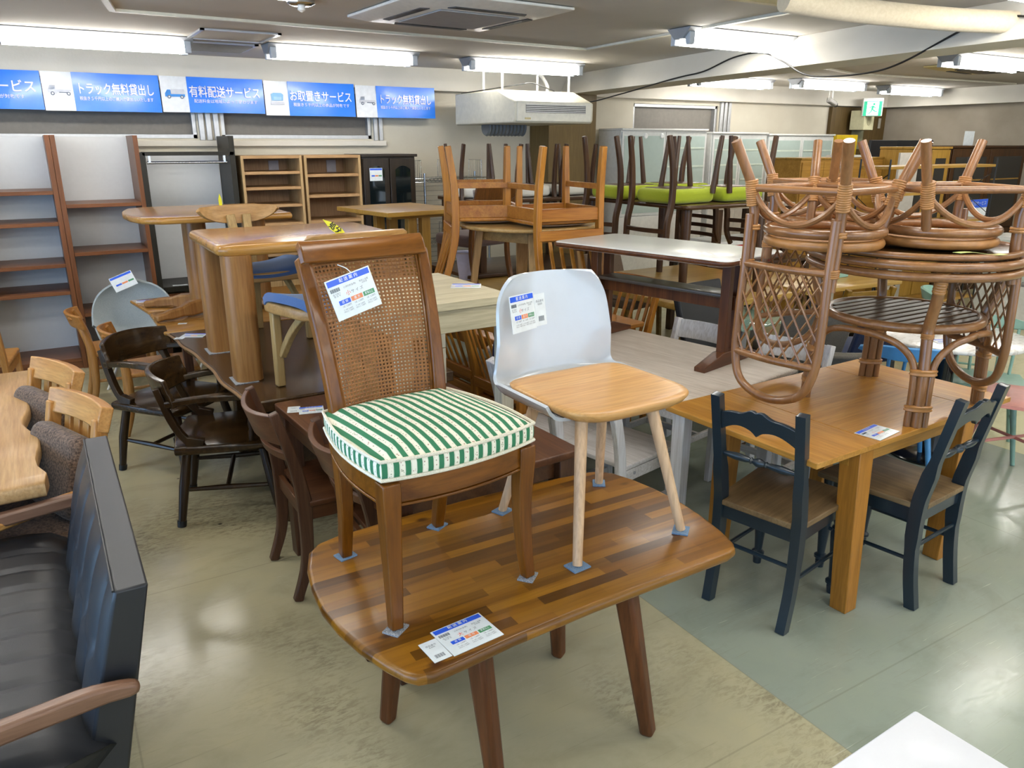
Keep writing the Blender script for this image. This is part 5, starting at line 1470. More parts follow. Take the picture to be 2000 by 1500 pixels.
for x in (-.375, .36):
    for y in (-.53, .53): obj('leg', B().tube([(x, y, 0), (x * .98, y * .98, GH - .03)], [.026, .036], 14), M_db, t)
M_green = fabric('lime_upholstery', '#8f9c1e', '#a6b32c', 420, .85)
def green_chair(nm='green_seat_chair', mat=None):
    t = thing(nm, '', 'chair'); hs = .43; w = .195; mat = mat or M_green
    for sx in (-1, 1):
        pts = bez([(sx * (w - .01), .25, 0), (sx * w, .21, .22), (sx * w, .205, .42), (sx * w, .235, .56), (sx * w, .245, .70), (sx * (w - .01), .29, .80)], 4)
        n = len(pts); obj('leg', B().ribbon(pts, .03, [.030 + .012 * math.sin(PI * i / (n - 1)) for i in range(n)]), M_db, t, bevel=.005)
        obj('leg', B().tube([(sx * (w + .005), -.235, 0), (sx * (w - .01), -.19, hs - .05)], [.014, .021], 10), M_db, t)
    def st(u, v): a = 2 * u - 1; c = 2 * v - 1; return (a * (w - .012), -.225 + .41 * v, hs + .012 - .016 * (a ** 4 + c ** 4))
    b = B(); b.slab(rect(-w + .012, w - .012, -.23, .185, .04, 4), hs - .085, hs + .012, .038, 5); obj('seat_cushion', b, mat, t, smooth=60)
    b = B(); b.slab(rect(-w + .05, w - .05, -.17, .14, .02, 2), hs - .088, hs - .078, .003); obj('seat_frame', b, M_db, t)
    for z in (.60, .67, .74):
        b = B(); b.shell(lambda u, v, z=z: ((2 * u - 1) * w, .235 + .13 * (z - .58) + .035 * (1 - (2 * u - 1) ** 2), z + .030 * v), 12, 1, .014); obj('back_slat', b, M_dbx, t, smooth=50, bevel=.003)
    return t
GZ = .7005 + GH + .002
gc = green_chair(); gc['label'] = 'green-seat chair upturned at the front left of the dark brown table'; gc['group'] = 'upturned green-seat chairs'
def inv3(o, x, y, face, base=GZ): o.location = (x, y, base + .443); o.rotation_euler = (PI, 0, R(face + 90))
inv3(gc, 3.80, 4.13, 183)
for x, y, f, lab in ((4.32, 4.12, 2, 'green-seat chair upturned on the dark brown table, nearest the rattan chairs'), (3.80, 4.66, 181, 'green-seat chair upturned on the dark brown table, nearest the round table'), (4.335, 4.66, -2, 'green-seat chair upturned at the far corner of the dark brown table, before the glass cabinets')):
    inv3(dup(gc, lab, (0, 0, 0), 0, group='upturned green-seat chairs'), x, y, f)
gc['label'] = 'green-seat chair upturned at the near corner of the dark brown table, its post in front'
# black leather-look chair behind the trestle table
def padded_chair(label, loc, rz, m, legm, w=.22, hs=.44, hh=.92, group=None, name='padded_chair'):
    t = thing(name, label, 'chair', loc, rz, group)
    obj('backrest', B().shell(lambda u, v: ((2 * u - 1) * w * (1 + .04 * v), .20 + .13 * v + .03 * (1 - (2 * u - 1) ** 2) * v, hs + .0 + (hh - hs) * v - .015 * (2 * u - 1) ** 2 * v + .02 * (2 * u - 1) ** 2 * v), 12, 8, .045), m, t, smooth=60, bevel=.012)
    obj('seat', B().slab(rect(-w, w, -.23, .19, .03, 3), hs - .07, hs + .01, .025, 3), m, t, smooth=60)
    for sx in (-1, 1):
        for y in (-.19, .18): obj('leg', B().bar((sx * (w - .03), y, hs - .06), (sx * (w - .03), y * 1.1, 0), .036, .036), legm, t, bevel=.003)
    return t
padded_chair('black leather chair with a tall backrest, behind the trestle table', (3.60, 3.24, 0), 8, plain('black_leatherette', '#0b0d11', .55, 0, 0), M_db, .215, .44, .90)
M_taupe = fabric('taupe_fabric', '#766453', '#8d7a68', 220, .9)
padded_chair('taupe padded chair across the pale oak table, left of the dark table leg', (4.42, 5.30, 0), 10, M_taupe, M_po, .23, .44, .80, 'taupe padded chairs')
padded_chair('taupe padded chair across the pale oak table, right of the dark table leg', (5.02, 4.95, 0), -40, M_taupe, M_po, .23, .44, .80, 'taupe padded chairs')
# ------------------------------------------------------------------ along the back wall
M_shelfw = wood('shelf_walnut', '#6a3f27', '#8d5a3a', 'x', .4, .15, mid='#7c4c30', wt=(.92, .90, .72))
M_shelfz = wood('shelf_walnut', '#6a3f27', '#875437', 'z', .4, .15, mid='#784a2f', wt=(.92, .90, .72))
M_backw = plain('pale_back_panel', '#d5d8da', .45, var=.015)
def tall_shelf(label, x0, x1, zs, group):
    t = thing('tall_shelf', label, 'shelf', ((x0 + x1) / 2, 7.2, 0), 0, group); w = (x1 - x0) / 2
    obj('back_panel', B().box(-w + .01, w - .01, .225, .235, .06, 1.80), M_backw, t)
    for sx in (-1, 1): obj('side_panel', B().box(sx * w - .017, sx * w + .017, -.25, .235, 0, 1.81), M_shelfz, t, bevel=.002)
    for z in zs: obj('shelf_board', B().box(-w + .018, w - .018, -.245, .222, z - .014, z + .014), M_shelfw, t, bevel=.002)
    obj('plinth', B().box(-w + .018, w - .018, -.235, -.215, 0, .06), M_shelfw, t)
tall_shelf('tall walnut shelf with white back, cut off by the left edge', -.52, .134, (.075, .62, .835, 1.155, 1.39), 'tall walnut shelves')
tall_shelf('tall walnut shelf with white back, second from the left edge', .170, .735, (.075, .43, .915, 1.285), 'tall walnut shelves')
M_blackw = wood('black_ash', '#1d1b1b', '#2d2a2a', 'z', .45, .05)
t = thing('wardrobe_rack', 'black open wardrobe rack with white back and chrome hanging rail', 'rack', (1.115, 7.22, 0))
for x, h in ((-.345, 1.68), (.345, 1.81)): obj('side_post', B().box(x - .022, x + .022, -.27, .20, 0, h), M_blackw, t, bevel=.002)
obj('back_panel', B().box(-.32, .32, .20, .21, .6, 1.67), M_backw, t)
obj('top_bar', B().box(-.345, .36, -.27, -.20, 1.655, 1.685), M_blackw, t, bevel=.002)
obj('lower_shelf', B().box(-.32, .32, -.27, .20, .555, .60), M_blackw, t, bevel=.002)
obj('drawer_front', B().box(-.315, .315, -.26, -.24, .08, .54), M_shelfw, t, bevel=.002)
q = obj('hanging_rail', B().tube([(-.31, -.20, 1.60), (.31, -.20, 1.60)], .012, 12), M_chrome, t)
b = B()
for x in (-.29, .29): obj('rail_bracket', B().box(x - .008, x + .008, -.215, -.19, 1.60, 1.655), M_chrome, q)
slip('white slip lying on the lower shelf of the black wardrobe rack', (.93, 7.0, .601), (0, 0, 0), .12, .05)
M_bk = wood('bookcase_oak', '#a5805a', '#c2a07a', 'x', .5, .05, mid='#b49069', wt=(1.0, .97, .86))
M_bkz = wood('bookcase_oak', '#a98a63', '#c6a97f', 'z', .5, .05, mid='#b89a72', wt=(1.0, .97, .86))
M_bkb = wood('bookcase_back', '#96765a', '#ab8b6d', 'z', .55, .0, mid='#a08063', wt=(1.0, .97, .86))
def bookcase(label, x0, x1, zs, H=1.65):
    t = thing('bookcase', label, 'bookcase', ((x0 + x1) / 2, 7.17, 0), 0, 'light oak bookcases'); w = (x1 - x0) / 2
    obj('back_panel', B().box(-w + .01, w - .01, .20, .21, .05, H - .01), M_bkb, t)
    for sx in (-1, 1): obj('side_panel', B().box(sx * (w - .011) - .011, sx * (w - .011) + .011, -.21, .21, 0, H), M_bkz, t, bevel=.002)
    obj('top_panel', B().box(-w + .022, w - .022, -.21, .21, H - .025, H), M_bk, t, bevel=.002)
    for z in zs: obj('shelf_board', B().box(-w + .022, w - .022, -.20, .2, z - .012, z + .012), M_bk, t, bevel=.002)
    obj('lower_door', B().box(-w + .024, -.002, -.21, -.19, .05, .57), M_bkz, t, bevel=.003)
    obj('lower_door', B().box(.002, w - .024, -.21, -.19, .05, .57), M_bkz, t, bevel=.003)
    obj('paper_label', B().box(w - .19, w - .10, .190, .198, H - .16, H - .05), plain('grey_label', '#a9a6ad', .5), t)
bookcase('light oak bookcase beside the black wardrobe rack', 1.525, 2.045, (.58, .80, 1.065, 1.225, 1.375, 1.505))
bookcase('light oak bookcase beside the dark glass cabinet', 2.065, 2.585, (.58, .80, 1.07, 1.295, 1.475))
M_esp = wood('espresso_wood', '#221a18', '#3a2d29', 'z', .3, .25, mid='#2c2220')
M_smoke = plain('smoked_glass', '#10181a', .05, 0, .3, var=.02)
t = thing('glass_door_cabinet', 'dark espresso cabinet with two arched glass doors', 'cabinet', (2.865, 7.18, 0))
obj('body', B().box(-.265, .265, -.20, .22, 0, 1.63), M_esp, t, bevel=.003)
obj('cornice', B().box(-.28, .28, -.235, .22, 1.63, 1.655), M_esp, t, bevel=.004)
for sx in (-1, 1):
    q = obj('door', B().box(sx * .131 - .126, sx * .131 + .126, -.222, -.201, .62, 1.615), M_esp, t, bevel=.004)
    top = [(sx * .131 + x, 1.515 + .035 * (1 - (x / .075) ** 2)) for x in [.075 - .15 * i / 10 for i in range(11)]]
    b = B(); b.prism([(sx * .131 - .075, .72), (sx * .131 + .075, .72)] + top, -.226, -.2225, fn=lambda x, z, d: (x, d, z)); obj('door_glass', b, M_smoke, q)
    obj('door', B().box(sx * .131 - .126, sx * .131 + .126, -.222, -.201, .05, .60), M_esp, t, bevel=.004)
price_card('price card on the left door of the dark glass cabinet', (2.725, 6.952, 1.475), (R(90), 0, 0), .125, .115, '大', False)
t = thing('wire_shelving', 'chrome wire shelving with basket dividers beside the dark glass cabinet', 'shelving', (3.58, 7.22, 0))
for x in (-.30, .42):
    for y in (-.13, .17): obj('post', B().tube([(x, y, 0), (x, y, 1.47)], .0125, 10), M_chrome, t)
for z in (1.42, .80, .15):
    b = B()
    for y in (-.13, .17):
        b.tube([(-.42, y, z), (.44, y, z)], .004, 6); b.tube([(-.42, y, z - .035), (.44, y, z - .035)], .004, 6)
        b.tube([(-.42 + .86 * i / 40, y, z - .0175 + .0175 * (-1) ** i) for i in range(41)], .003, 5)
    for i in range(18): b.tube([(-.42 + .05 * i, -.13, z), (-.42 + .05 * i, .17, z)], .0022, 4)
    s_ = obj('wire_shelf', b, M_chrome, t)
    s_['kind'] = 'thing'; del s_['kind']
    for x in (-.33, -.02, .34):
        d = B()
        d.tube([(x, -.12, z), (x, -.12, z + .17), (x, .15, z + .17), (x, .15, z)], .005, 6)
        for i in range(6): d.tube([(x, -.08 + i * .045, z), (x, -.08 + i * .045, z + .17)], .0025, 5)
        obj('divider', d, M_chrome, s_)
obj('back_mesh', B(), M_chrome, t) if False else None
b = B()
for i in range(26): b.tube([(-.42, .185, .18 + i * .048), (.44, .185, .18 + i * .048)], .0022, 4)
obj('wire_back', b, M_chrome, t)
slip('small slip hanging from the top wire shelf', (3.615, 7.07, 1.345), (R(90), 0, 0), .05, .07)
t = thing('waste_basket', 'small pale lilac plastic basket beside the round table leg', 'basket', (3.16, 5.75, 0))
obj('basket', B().lathe([(.06, 0), (.085, .22), (.095, .23), (.08, .22), (.055, .01)], n=20), plain('lilac_plastic', '#a9abc4', .4), t)
t.location = (2.99, 5.70, .661)

# ---- oak table and brown chair raised on another table, mid back
def plain_table(name, label, loc, W, D, H, mx, mz, rz=0, th=.03, leg=.06, inset=.06):
    t = thing(name, label, 'table', loc, rz)
    obj('tabletop', B().slab(rect(-W / 2, W / 2, -D / 2, D / 2, .015, 2), H - th, H, .006), mx, t)
    for sx in (-1, 1):
        for sy in (-1, 1): obj('leg', B().box(sx * (W / 2 - inset) - leg / 2, sx * (W / 2 - inset) + leg / 2, sy * (D / 2 - inset) - leg / 2, sy * (D / 2 - inset) + leg / 2, 0, H - th), mz, t, bevel=.003)
    return t
plain_table('oak_table', 'oak table underneath the raised trestle oak table and brown chair', (2.60, 5.37, 0), 1.75, .90, .66, M_po, M_po)
M_ot = wood('yellow_oak', '#a97f45', '#caa264', 'x', .35, .2, mid='#ba9154')
M_otz = wood('yellow_oak', '#a0773f', '#c0965a', 'z', .4, .1, mid='#b0874a')
t = thing('oak_trestle_table', 'yellowish oak trestle table raised at the back, before the dark glass cabinet', 'table', (2.205, 5.20, .6605), 8)
obj('tabletop', B().slab([(-.31, -.36), (.31, -.36), (.31, .36), (-.31, .36)], .625, .655, .005), M_ot, t)
for y in (-.22, .22):
    for x in (-.05, .06): obj('post', B().box(x - .035, x + .035, y - .025, y + .025, .03, .60), M_otz, t, bevel=.003)
    obj('foot', B().box(-.25, .25, y - .03, y + .03, 0, .035), M_ot, t, bevel=.004)
    obj('top_bearer', B().box(-.22, .22, y - .03, y + .03, .598, .626), M_ot, t, bevel=.003)
obj('stretcher', B().box(-.02, .02, -.22, .22, .33, .40), M_otz, t, bevel=.003)
M_brseat = fabric('brown_seat_fabric', '#4d3b35', '#65504a', 240, .9)
M_brw = wood('brown_chair_wood', '#55341f', '#7d5030', 'z', .35, .2, mid='#694226')
def brown_chair(label, loc, rz):
    t = thing('brown_chair', label, 'chair', loc, rz); hs = .42
    for sx in (-1, 1):
        obj('leg', B().ribbon(bez([(sx * .19, .25, 0), (sx * .19, .19, .24), (sx * .19, .19, .44), (sx * .19, .24, .70)], 4), .03, .036), M_brw, t, bevel=.004)
        obj('leg', B().bar((sx * .18, -.18, hs - .06), (sx * .18, -.19, 0), .034, .034), M_brw, t, bevel=.003)
    obj('seat', B().slab(rect(-.205, .205, -.22, .18, .03, 3), hs - .08, hs + .01, .03, 3), M_brseat, t, smooth=60)
    obj('crest_panel', B().shell(lambda u, v: ((2 * u - 1) * .205, .21 + .05 * v + .015 * (1 - (2 * u - 1) ** 2), .62 + .185 * v), 8, 3, .02), M_brw, t, smooth=50, bevel=.004)
brown_chair('brown chair with white cards on its back, on the rear oak table', (2.86, 5.33, .6605), 195)
price_card('price card on the back of the brown chair at the rear', (2.825, 5.085, 1.375), (R(80), 0, R(15)), .10, .115, '中', False)
slip('white slip beside the card on the brown chair back', (2.745, 5.068, 1.38), (R(80), 0, R(15)), .04, .09)

# ---- white-seat chairs upturned on a table further back
plain_table('low_brown_table', 'brown table under the white-seat chairs, behind the round table', (3.72, 6.05, 0), 1.5, .85, .70, M_dbx, M_db)
plain_table('dark_side_table', 'dark table with white-seat chairs upturned on it, behind the round table', (3.72, 6.05, .701), 1.25, .78, .60, M_dbx, M_db)
wsc = green_chair('white_seat_chair', plain('white_vinyl', '#dddcd3', .4, var=.01)); wsc['group'] = 'upturned white-seat chairs'; wsc['label'] = 'white-seat dark chair upturned behind the round table, nearest the wire shelving'
WZ = .701 + .60 + .002
inv3(wsc, 3.30, 6.08, -100, WZ)
for x, y, f, lab in ((3.72, 5.98, -88, 'white-seat dark chair upturned behind the round table, second from the wire shelving'), (4.13, 5.98, -80, 'white-seat dark chair upturned behind the round table, nearest the brown pillar')):
    inv3(dup(wsc, lab, (0, 0, 0), 0, group='upturned white-seat chairs'), x, y, f, WZ)

# ---- white glass cabinets
M_frost = plain('frosted_glass', '#aebfb9', .25, 0, .2, var=.02)
M_frostl = plain('frosted_shelf_line', '#c6d3c6', .3)
def glass_cabinet(label, x0, x1, H, zc, lowtop, doors=2):
    t = thing('display_cabinet', label, 'cabinet', ((x0 + x1) / 2, 7.2, 0), 0, 'white glass-door cabinets'); w = (x1 - x0) / 2
    obj('body', B().box(-w, w, -.18, .22, 0, H), M_white, t, bevel=.003)
    obj('top_panel', B().box(-w - .005, w + .005, -.215, .22, H, H + .02), M_white, t, bevel=.003)
    for k in range(doors):
        a = -w + 2 * w * k / doors + .008; c = -w + 2 * w * (k + 1) / doors - .004
        q = obj('door', B().box(a, c, -.20 + .006 * k, -.182, zc, H - .015), plain('white_door', '#d2d5d3', .3), t, bevel=.002)
        p_ = obj('door_pane', B().box(a + .03, c - .03, -.203 + .006 * k, -.198, zc + .03, H - .06), M_frost, q)
        if k or doors == 1 or H < 1.87:
            for i in range(4):
                z = zc + .12 + (H - zc - .28) * i / 3.2
                obj('shelf_line', B().box(a + .035, c - .035, -.2045 + .006 * k, -.2025, z, z + .018), M_frostl, q)
    n = 2
    for k in range(n):
        a = -w + 2 * w * k / n + .004; c = -w + 2 * w * (k + 1) / n - .004
        obj('drawer', B().box(a, c, -.2, -.182, lowtop, zc - .01), M_white, t, bevel=.003)
        obj('door', B().box(a, c, -.2, -.182, .05, lowtop - .008), M_white, t, bevel=.003)
glass_cabinet('tall white cabinet with frosted sliding doors, beside the brown pillar', 5.64, 6.93, 1.89, .95, .62)
glass_cabinet('white frosted-glass cabinet in the middle of the three', 7.02, 7.96, 1.86, 1.02, .6)
glass_cabinet('white frosted-glass cabinet nearest the yellow frame', 7.98, 9.25, 1.845, 1.0, .6)
b = B()
for x in (5.98, 6.22): tag(obj('spot_reflector', B().lathe([(.03, 0), (.02, .008)], (x, 6.994, 1.83), 14, (0, -1, 0)), plain('spot_white', '#f2f4f2', .2)), 'small round spotlight under the top of the tall white cabinet', 'spotlight', 'spotlights of the tall white cabinet')
# ---- right background
M_yf = plain('yellow_frame', '#c9ab12', .4)
t = thing('yellow_doorway', 'yellow-painted doorway in the far corner', 'doorway', (9.62, 7.1, 0))
b = B(); b.box(-.22, .22, -.03, .03, 1.78, 1.86)
obj('lintel', b, M_yf, t, bevel=.004)
for x in (-.19, .16): obj('post', B().box(x - .03, x + .06, -.03, .03, 0, 1.78), M_yf, t, bevel=.004)
obj('door', B().box(-.13, .13, .0, .02, .02, 1.775), plain('dark_opening', '#2c2417', .6), t)
M_scr = plain('charcoal_screen', '#26272b', .6); M_scr2 = plain('navy_screen', '#39405a', .6)
for x0, x1, m, lab in ((9.45, 10.02, M_scr, 'charcoal partition screen beside the yellow frame'), (10.03, 10.62, M_scr, 'charcoal partition screen in front of the brown door'), (10.63, 10.83, M_scr2, 'narrow navy partition screen against the grey wall')):
    t = thing('partition_screen', lab, 'screen', ((x0 + x1) / 2, 6.6, 0)); w = (x1 - x0) / 2
    obj('panel', B().box(-w, w, -.02, .02, .05, 1.79), m, t, bevel=.004)
    obj('foot', B().box(-w * .8, w * .8, -.15, .15, 0, .05), M_black, t)
t = thing('loudspeaker', 'square cream wall speaker in the far corner', 'speaker', (10.23, 7.27, 2.06), 12)
obj('case', B().box(-.16, .16, -.06, .14, -.13, .13), plain('ivory_plastic', '#c3bf9c', .5), t, bevel=.006)
obj('grille', B().lathe([(.07, 0), (.068, .003)], (0, -.061, 0), 24, (0, -1, 0)), plain('ivory_grille', '#aaa685', .7), t)
t = thing('exit_sign', 'green running-man exit sign hanging under the ceiling', 'sign', (10.15, 7.12, 2.21), -48)
obj('case', B().box(-.13, .13, -.02, .12, -.10, .14), M_white, t, bevel=.005)
M_eg = emit('exit_green', C('#0d9c74'), .9); M_eg.node_tree.nodes['Principled BSDF'].inputs['Base Color'].default_value = C('#0d9c74')
M_ew = emit('exit_white', (.75, 1, .95, 1), 1.3)
obj('face', B().box(-.115, .115, -.026, -.02, -.095, .095), M_eg, t)
obj('doorway_panel', B().box(-.075, .075, -.030, -.025, -.09, .088), M_ew, t)
b = B()
b.lathe([(.016, 0), (.016, .003)], (.012, -.030, .058), 12, (0, -1, 0)); obj('figure_head', b, M_eg, t)
b = B()
for q in (((.005, .036), (-.008, -.005), .026), ((-.005, .03), (-.045, .012), .011), ((.005, .03), (.04, .006), .011), ((-.008, -.005), (.03, -.035), .014), ((.03, -.035), (.06, -.035), .012), ((-.008, -.005), (-.02, -.045), .014), ((-.02, -.045), (-.05, -.07), .012)):
    b.bar((q[0][0], -.032, q[0][1]), (q[1][0], -.032, q[1][1]), q[2], .004, side=(q[1][1] - q[0][1], 0, q[0][0] - q[1][0]))
obj('figure', b, M_eg, t)
t = thing('security_camera', 'white security camera on a ceiling bracket before the exit sign', 'camera', (8.92, 6.85, 2.25), 30)
obj('bracket', B().tube([(0, 0, .205), (0, 0, .03)], .012, 8), M_white, t)
obj('body', B().bar((-.10, .03, .03), (.09, -.03, -.02), .06, .06), plain('camera_grey', '#8e8b86', .4), t, bevel=.012)
obj('lens', B().lathe([(.028, 0), (.03, .03)], (.085, -.028, -.018), 14, (.85, -.25, -.3)), M_black, t)
obj('cable', B().tube(bez([(-.10, .03, .03), (-.15, .02, .08), (-.12, .02, .16), (-.02, 0, .20)], 5), .005, 6), M_white, t)
t = thing('switch_plate', 'metal plate on the brown corner door, beside the speaker', 'plate', (10.46, 7.425, 2.02)); obj('plate', B().box(-.04, .04, -.01, .012, -.07, .07), M_alu, t, bevel=.004); obj('latch', B().box(-.05, .0, -.04, -.01, -.05, -.03), M_alu, t)
t = thing('paper_notice', 'small paper strip on the brown corner door near the grey wall', 'notice', (10.80, 7.43, 2.03)); obj('sheet', B().box(-.03, .03, -.002, .002, -.07, .07), plain('notice_grey', '#9a958a', .5), t)
t = thing('door_sheet', 'greenish glass sheet on the brown corner door below the speaker', 'panel', (10.32, 7.43, 1.80)); obj('sheet', B().box(-.13, .13, -.005, .005, -.13, .13), plain('greenish_sheet', '#7d8068', .3), t)
# sideboards with pale wood faces
M_sb = wood('maple_veneer', '#a9793f', '#c99a5c', 'x', .4, .15, mid='#b98a4c')
for (x0, x1, lab, m) in ((6.85, 7.55, 'maple-veneer cabinet seen between the upturned rattan legs, left of its neighbour', M_sb), (7.60, 8.22, 'maple-veneer cabinet right of the white divider, behind the rattan chairs', M_sb)):
    t = thing('maple_cabinet', lab, 'cabinet', ((x0 + x1) / 2, 5.75, 0)); w = (x1 - x0) / 2
    obj('body', B().box(-w, w, -.2, .2, 0, 1.585), m, t, bevel=.003)
    obj('top_panel', B().box(-w - .01, w + .01, -.215, .2, 1.585, 1.605), M_otz, t, bevel=.003)
    for k in (-1, 1): obj('door', B().box(min(0, k * (w - .01)) + .003, max(0, k * (w - .01)) - .003, -.215, -.201, .08, 1.56), m, t, bevel=.002)
    obj('knob', B().lathe([(.006, 0), (.011, .012), (.009, .02)], (.03, -.215, 1.33), 10, (0, -1, 0)), M_black, t)
t = thing('white_post', 'white upright board between the two maple cabinets', 'board', (7.575, 5.53, 0)); obj('board', B().box(-.022, .022, -.02, .02, 0, 1.60), M_white, t)
t = thing('white_shelf_board', 'white board lying on top of the maple cabinets', 'board', (7.70, 5.62, 1.6065)); obj('board', B().box(-.22, .22, -.1, .12, 0, .02), M_white, t)
t = thing('display_board', 'whitewashed panel standing before the oak glass cabinet', 'panel', (7.62, 4.86, 0)); obj('panel', B().box(-.16, .16, -.012, .012, 0, 1.66), plain('washed_panel', '#bfbab0', .5), t, bevel=.003); obj('foot', B().box(-.14, .14, -.12, .12, 0, .03), M_white, t)
def glazed(label, x0, x1, y, H, m, nd, gm):
    t = thing('glazed_cabinet', label, 'cabinet', ((x0 + x1) / 2, y + .2, 0)); w = (x1 - x0) / 2
    obj('body', B().box(-w, w, -.18, .2, 0, H), m, t, bevel=.003)
    obj('cornice', B().box(-w - .012, w + .012, -.21, .2, H, H + .025), m, t, bevel=.004)
    for k in range(nd):
        a = -w + 2 * w * k / nd + .006; c = -w + 2 * w * (k + 1) / nd - .006
        q = obj('door', B().box(a, c, -.20, -.181, .75, H - .01), m, t, bevel=.003)
        obj('door_pane', B().box(a + .075, c - .075, -.204, -.199, .83, H - .10), gm, q)
        obj('shelf_line', B().box(a + .075, c - .075, -.206, -.2035, 1.33, 1.345), M_otz, q)
        obj('door', B().box(a, c, -.20, -.181, .06, .74), m, t, bevel=.003)
M_gd = plain('dark_glass', '#2b2a28', .08, 0, .2)
M_cab2 = wood('old_oak', '#3b2517', '#5a3b26', 'z', .4, .15, mid='#4a2f1e')
glazed('light oak glazed cabinet against the far right, two doors', 8.22, 8.93, 5.2, 1.69, wood('cabinet_oak', '#a9803f', '#c79d5c', 'z', .4, .1), 2, M_gd)
glazed('dark brown glazed cabinet cut off by the right edge', 8.97, 10.55, 5.2, 1.70, M_cab2, 2, M_gd)
tag(obj('notice_card', B().box(-.10, .10, -.002, .002, 0, .16), M_card), 'white notice standing on top of the dark brown cabinet', 'notice').location = (9.42, 5.30, 1.7255)
# open wire-framed shelf
t = thing('wire_frame_shelf', 'black wire-framed shelf unit with oak boards behind the rattan chairs', 'shelf', (7.0, 4.25, 0))
for x in (-.80, .85):
    for y in (-.14, .14): obj('post', B().tube([(x, y, 0), (x, y, 1.62)], .008, 8), M_black, t)
    obj('side_rail', B().tube([(x, -.14, 1.5), (x, .14, 1.3), (x, -.14, 1.1), (x, .14, .9)], .005, 6), M_black, t)
for z in (1.55, 1.325, 1.05, .7, .3): obj('shelf_board', B().box(-.79, .84, -.14, .14, z - .012, z + .012), M_otz if z < 1 else M_ot, t, bevel=.002)
t = thing('sign_card', 'white card with a blue heading before the dark brown cabinet', 'sign', (8.0, 4.3, 1.09)); obj('sheet', B().box(-.16, .16, -.004, .004, -.13, .13), M_card, t)
obj('header', B().box(-.16, .16, -.007, -.0035, .05, .13), M_cardblue, t); text('lettering', '配送サービス', .045, M_card, t, (0, -.009, .09), (R(90), 0, 0)); obj('stand', B().box(-.01, .01, .005, .02, -1.09, .05), M_black, t)
# low white cabinets by the right edge
t = thing('white_sideboard', 'long low white sideboard with glass upper doors, at the right edge behind the marble table', 'sideboard', (8.42, 3.2, 0), -90)
obj('body', B().box(-1.1, 1.1, -.2, .22, .03, .86), M_white, t, bevel=.004)
obj('counter', B().box(-1.1, 1.1, -.225, -.2, .405, .43), M_alu, t, bevel=.002)
for k in range(4): obj('door', B().box(-1.1 + .55 * k + .004, -1.1 + .55 * (k + 1) - .004, -.217, -.201, .06, .40), M_white, t, bevel=.003)
for k in range(2): obj('glass_door', B().box(-1.1 + 1.1 * k + .01, -1.1 + 1.1 * (k + 1) - .01, -.212, -.201, .44, .83), plain('pale_glass_door', '#bcc6bf', .15, 0, .2), t, bevel=.003)
# pale table with black Y legs
t = thing('pale_wood_table', 'pale wooden table with thin black legs seen under the rattan tabletop', 'table', (5.35, 3.95, 0), -4)
obj('tabletop', B().slab(rect(-.62, .42, -.36, .42, .01, 2), .69, .72, .004), M_po, t)
for x in (-.5, .32):
    for y in (-.28, .34):
        b = B(); q = obj('leg', B().tube([(x, y, 0), (x, y, .69)], .018, 8), M_black, t)
        obj('brace', B().tube([(x - .12, y, .68), (x, y, .40)], .008, 6), M_black, q); obj('brace', B().tube([(x + .12, y, .68), (x, y, .40)], .008, 6), M_black, q)
M_mint = plain('mint_plastic', '#8fb9ae', .4); M_mustard = wood('mustard_wood', '#7a5a1c', '#957026', 'x', .45)
t = thing('mint_box', 'small mint box standing on the pale wooden table', 'box', (5.42, 3.93, .721)); obj('box', B().box(-.10, .10, -.04, .04, 0, .09), M_mint, t, bevel=.004)
t = thing('bench', 'brown wooden bench below the pale wooden table', 'bench', (5.75, 3.45, 0), -10)
obj('seat_board', B().slab(rect(-.55, .5, -.16, .16, .01, 2), .42, .45, .005), M_brw, t)
for x in (-.45, .4): obj('leg', B().box(x - .02, x + .02, -.14, .14, 0, .42), M_black, t)
for (x, y, rz, lab) in ((5.08, 3.62, 168, 'mustard wooden chair back behind the slatted rattan shelf'),):
    ladder_chair('mustard_chair', lab, 'chair', (x, y, 0), rz, M_mustard, M_mustard, (.63, .68), .20, .76)
# grey padded chairs and glass table behind the lattice
M_gpad = fabric('grey_padding', '#5c5750', '#6f6a62', 240, .9)
M_navypad = fabric('navy_padding', '#1f2b4a', '#2c3a60', 240, .9)
padded_chair('grey padded chair behind the rattan lattice, below the pale oak table', (4.20, 3.30, 0), 150, M_gpad, M_db, .21, .44, .78)
padded_chair('navy padded chair seen through the rattan lattice', (4.55, 3.12, 0), 165, M_navypad, M_black, .21, .44, .80)
padded_chair('grey padded chair low behind the rattan chair back', (4.02, 2.92, 0), 140, M_gpad, M_black, .20, .42, .62)
t = thing('glass_table', 'glass-topped table with a wooden shelf under it, between trestle post and rattan chair', 'table', (4.05, 3.72, 0), 6)
obj('tabletop', B().slab(rect(-.36, .40, -.36, .1, .02, 3), .60, .612, .004), glass('green_glass', '#8fb5a8', .5), t)
obj('lower_shelf', B().slab(rect(-.30, .34, -.30, .06, .01, 2), .36, .38, .004), M_mustard, t)
for x in (-.31, .35):
    for y in (-.31, .05): obj('leg', B().box(x - .025, x + .025, y - .025, y + .025, 0, .60), M_alu, t)
tag(obj('grey_bin', B().lathe([(.11, 0), (.13, .40), (.12, .40), (.10, .02)], n=20), plain('grey_bin_plastic', '#7c8484', .4)), 'grey cylindrical bin behind the rattan shelf', 'bin').location = (3.72, 2.72, 0)
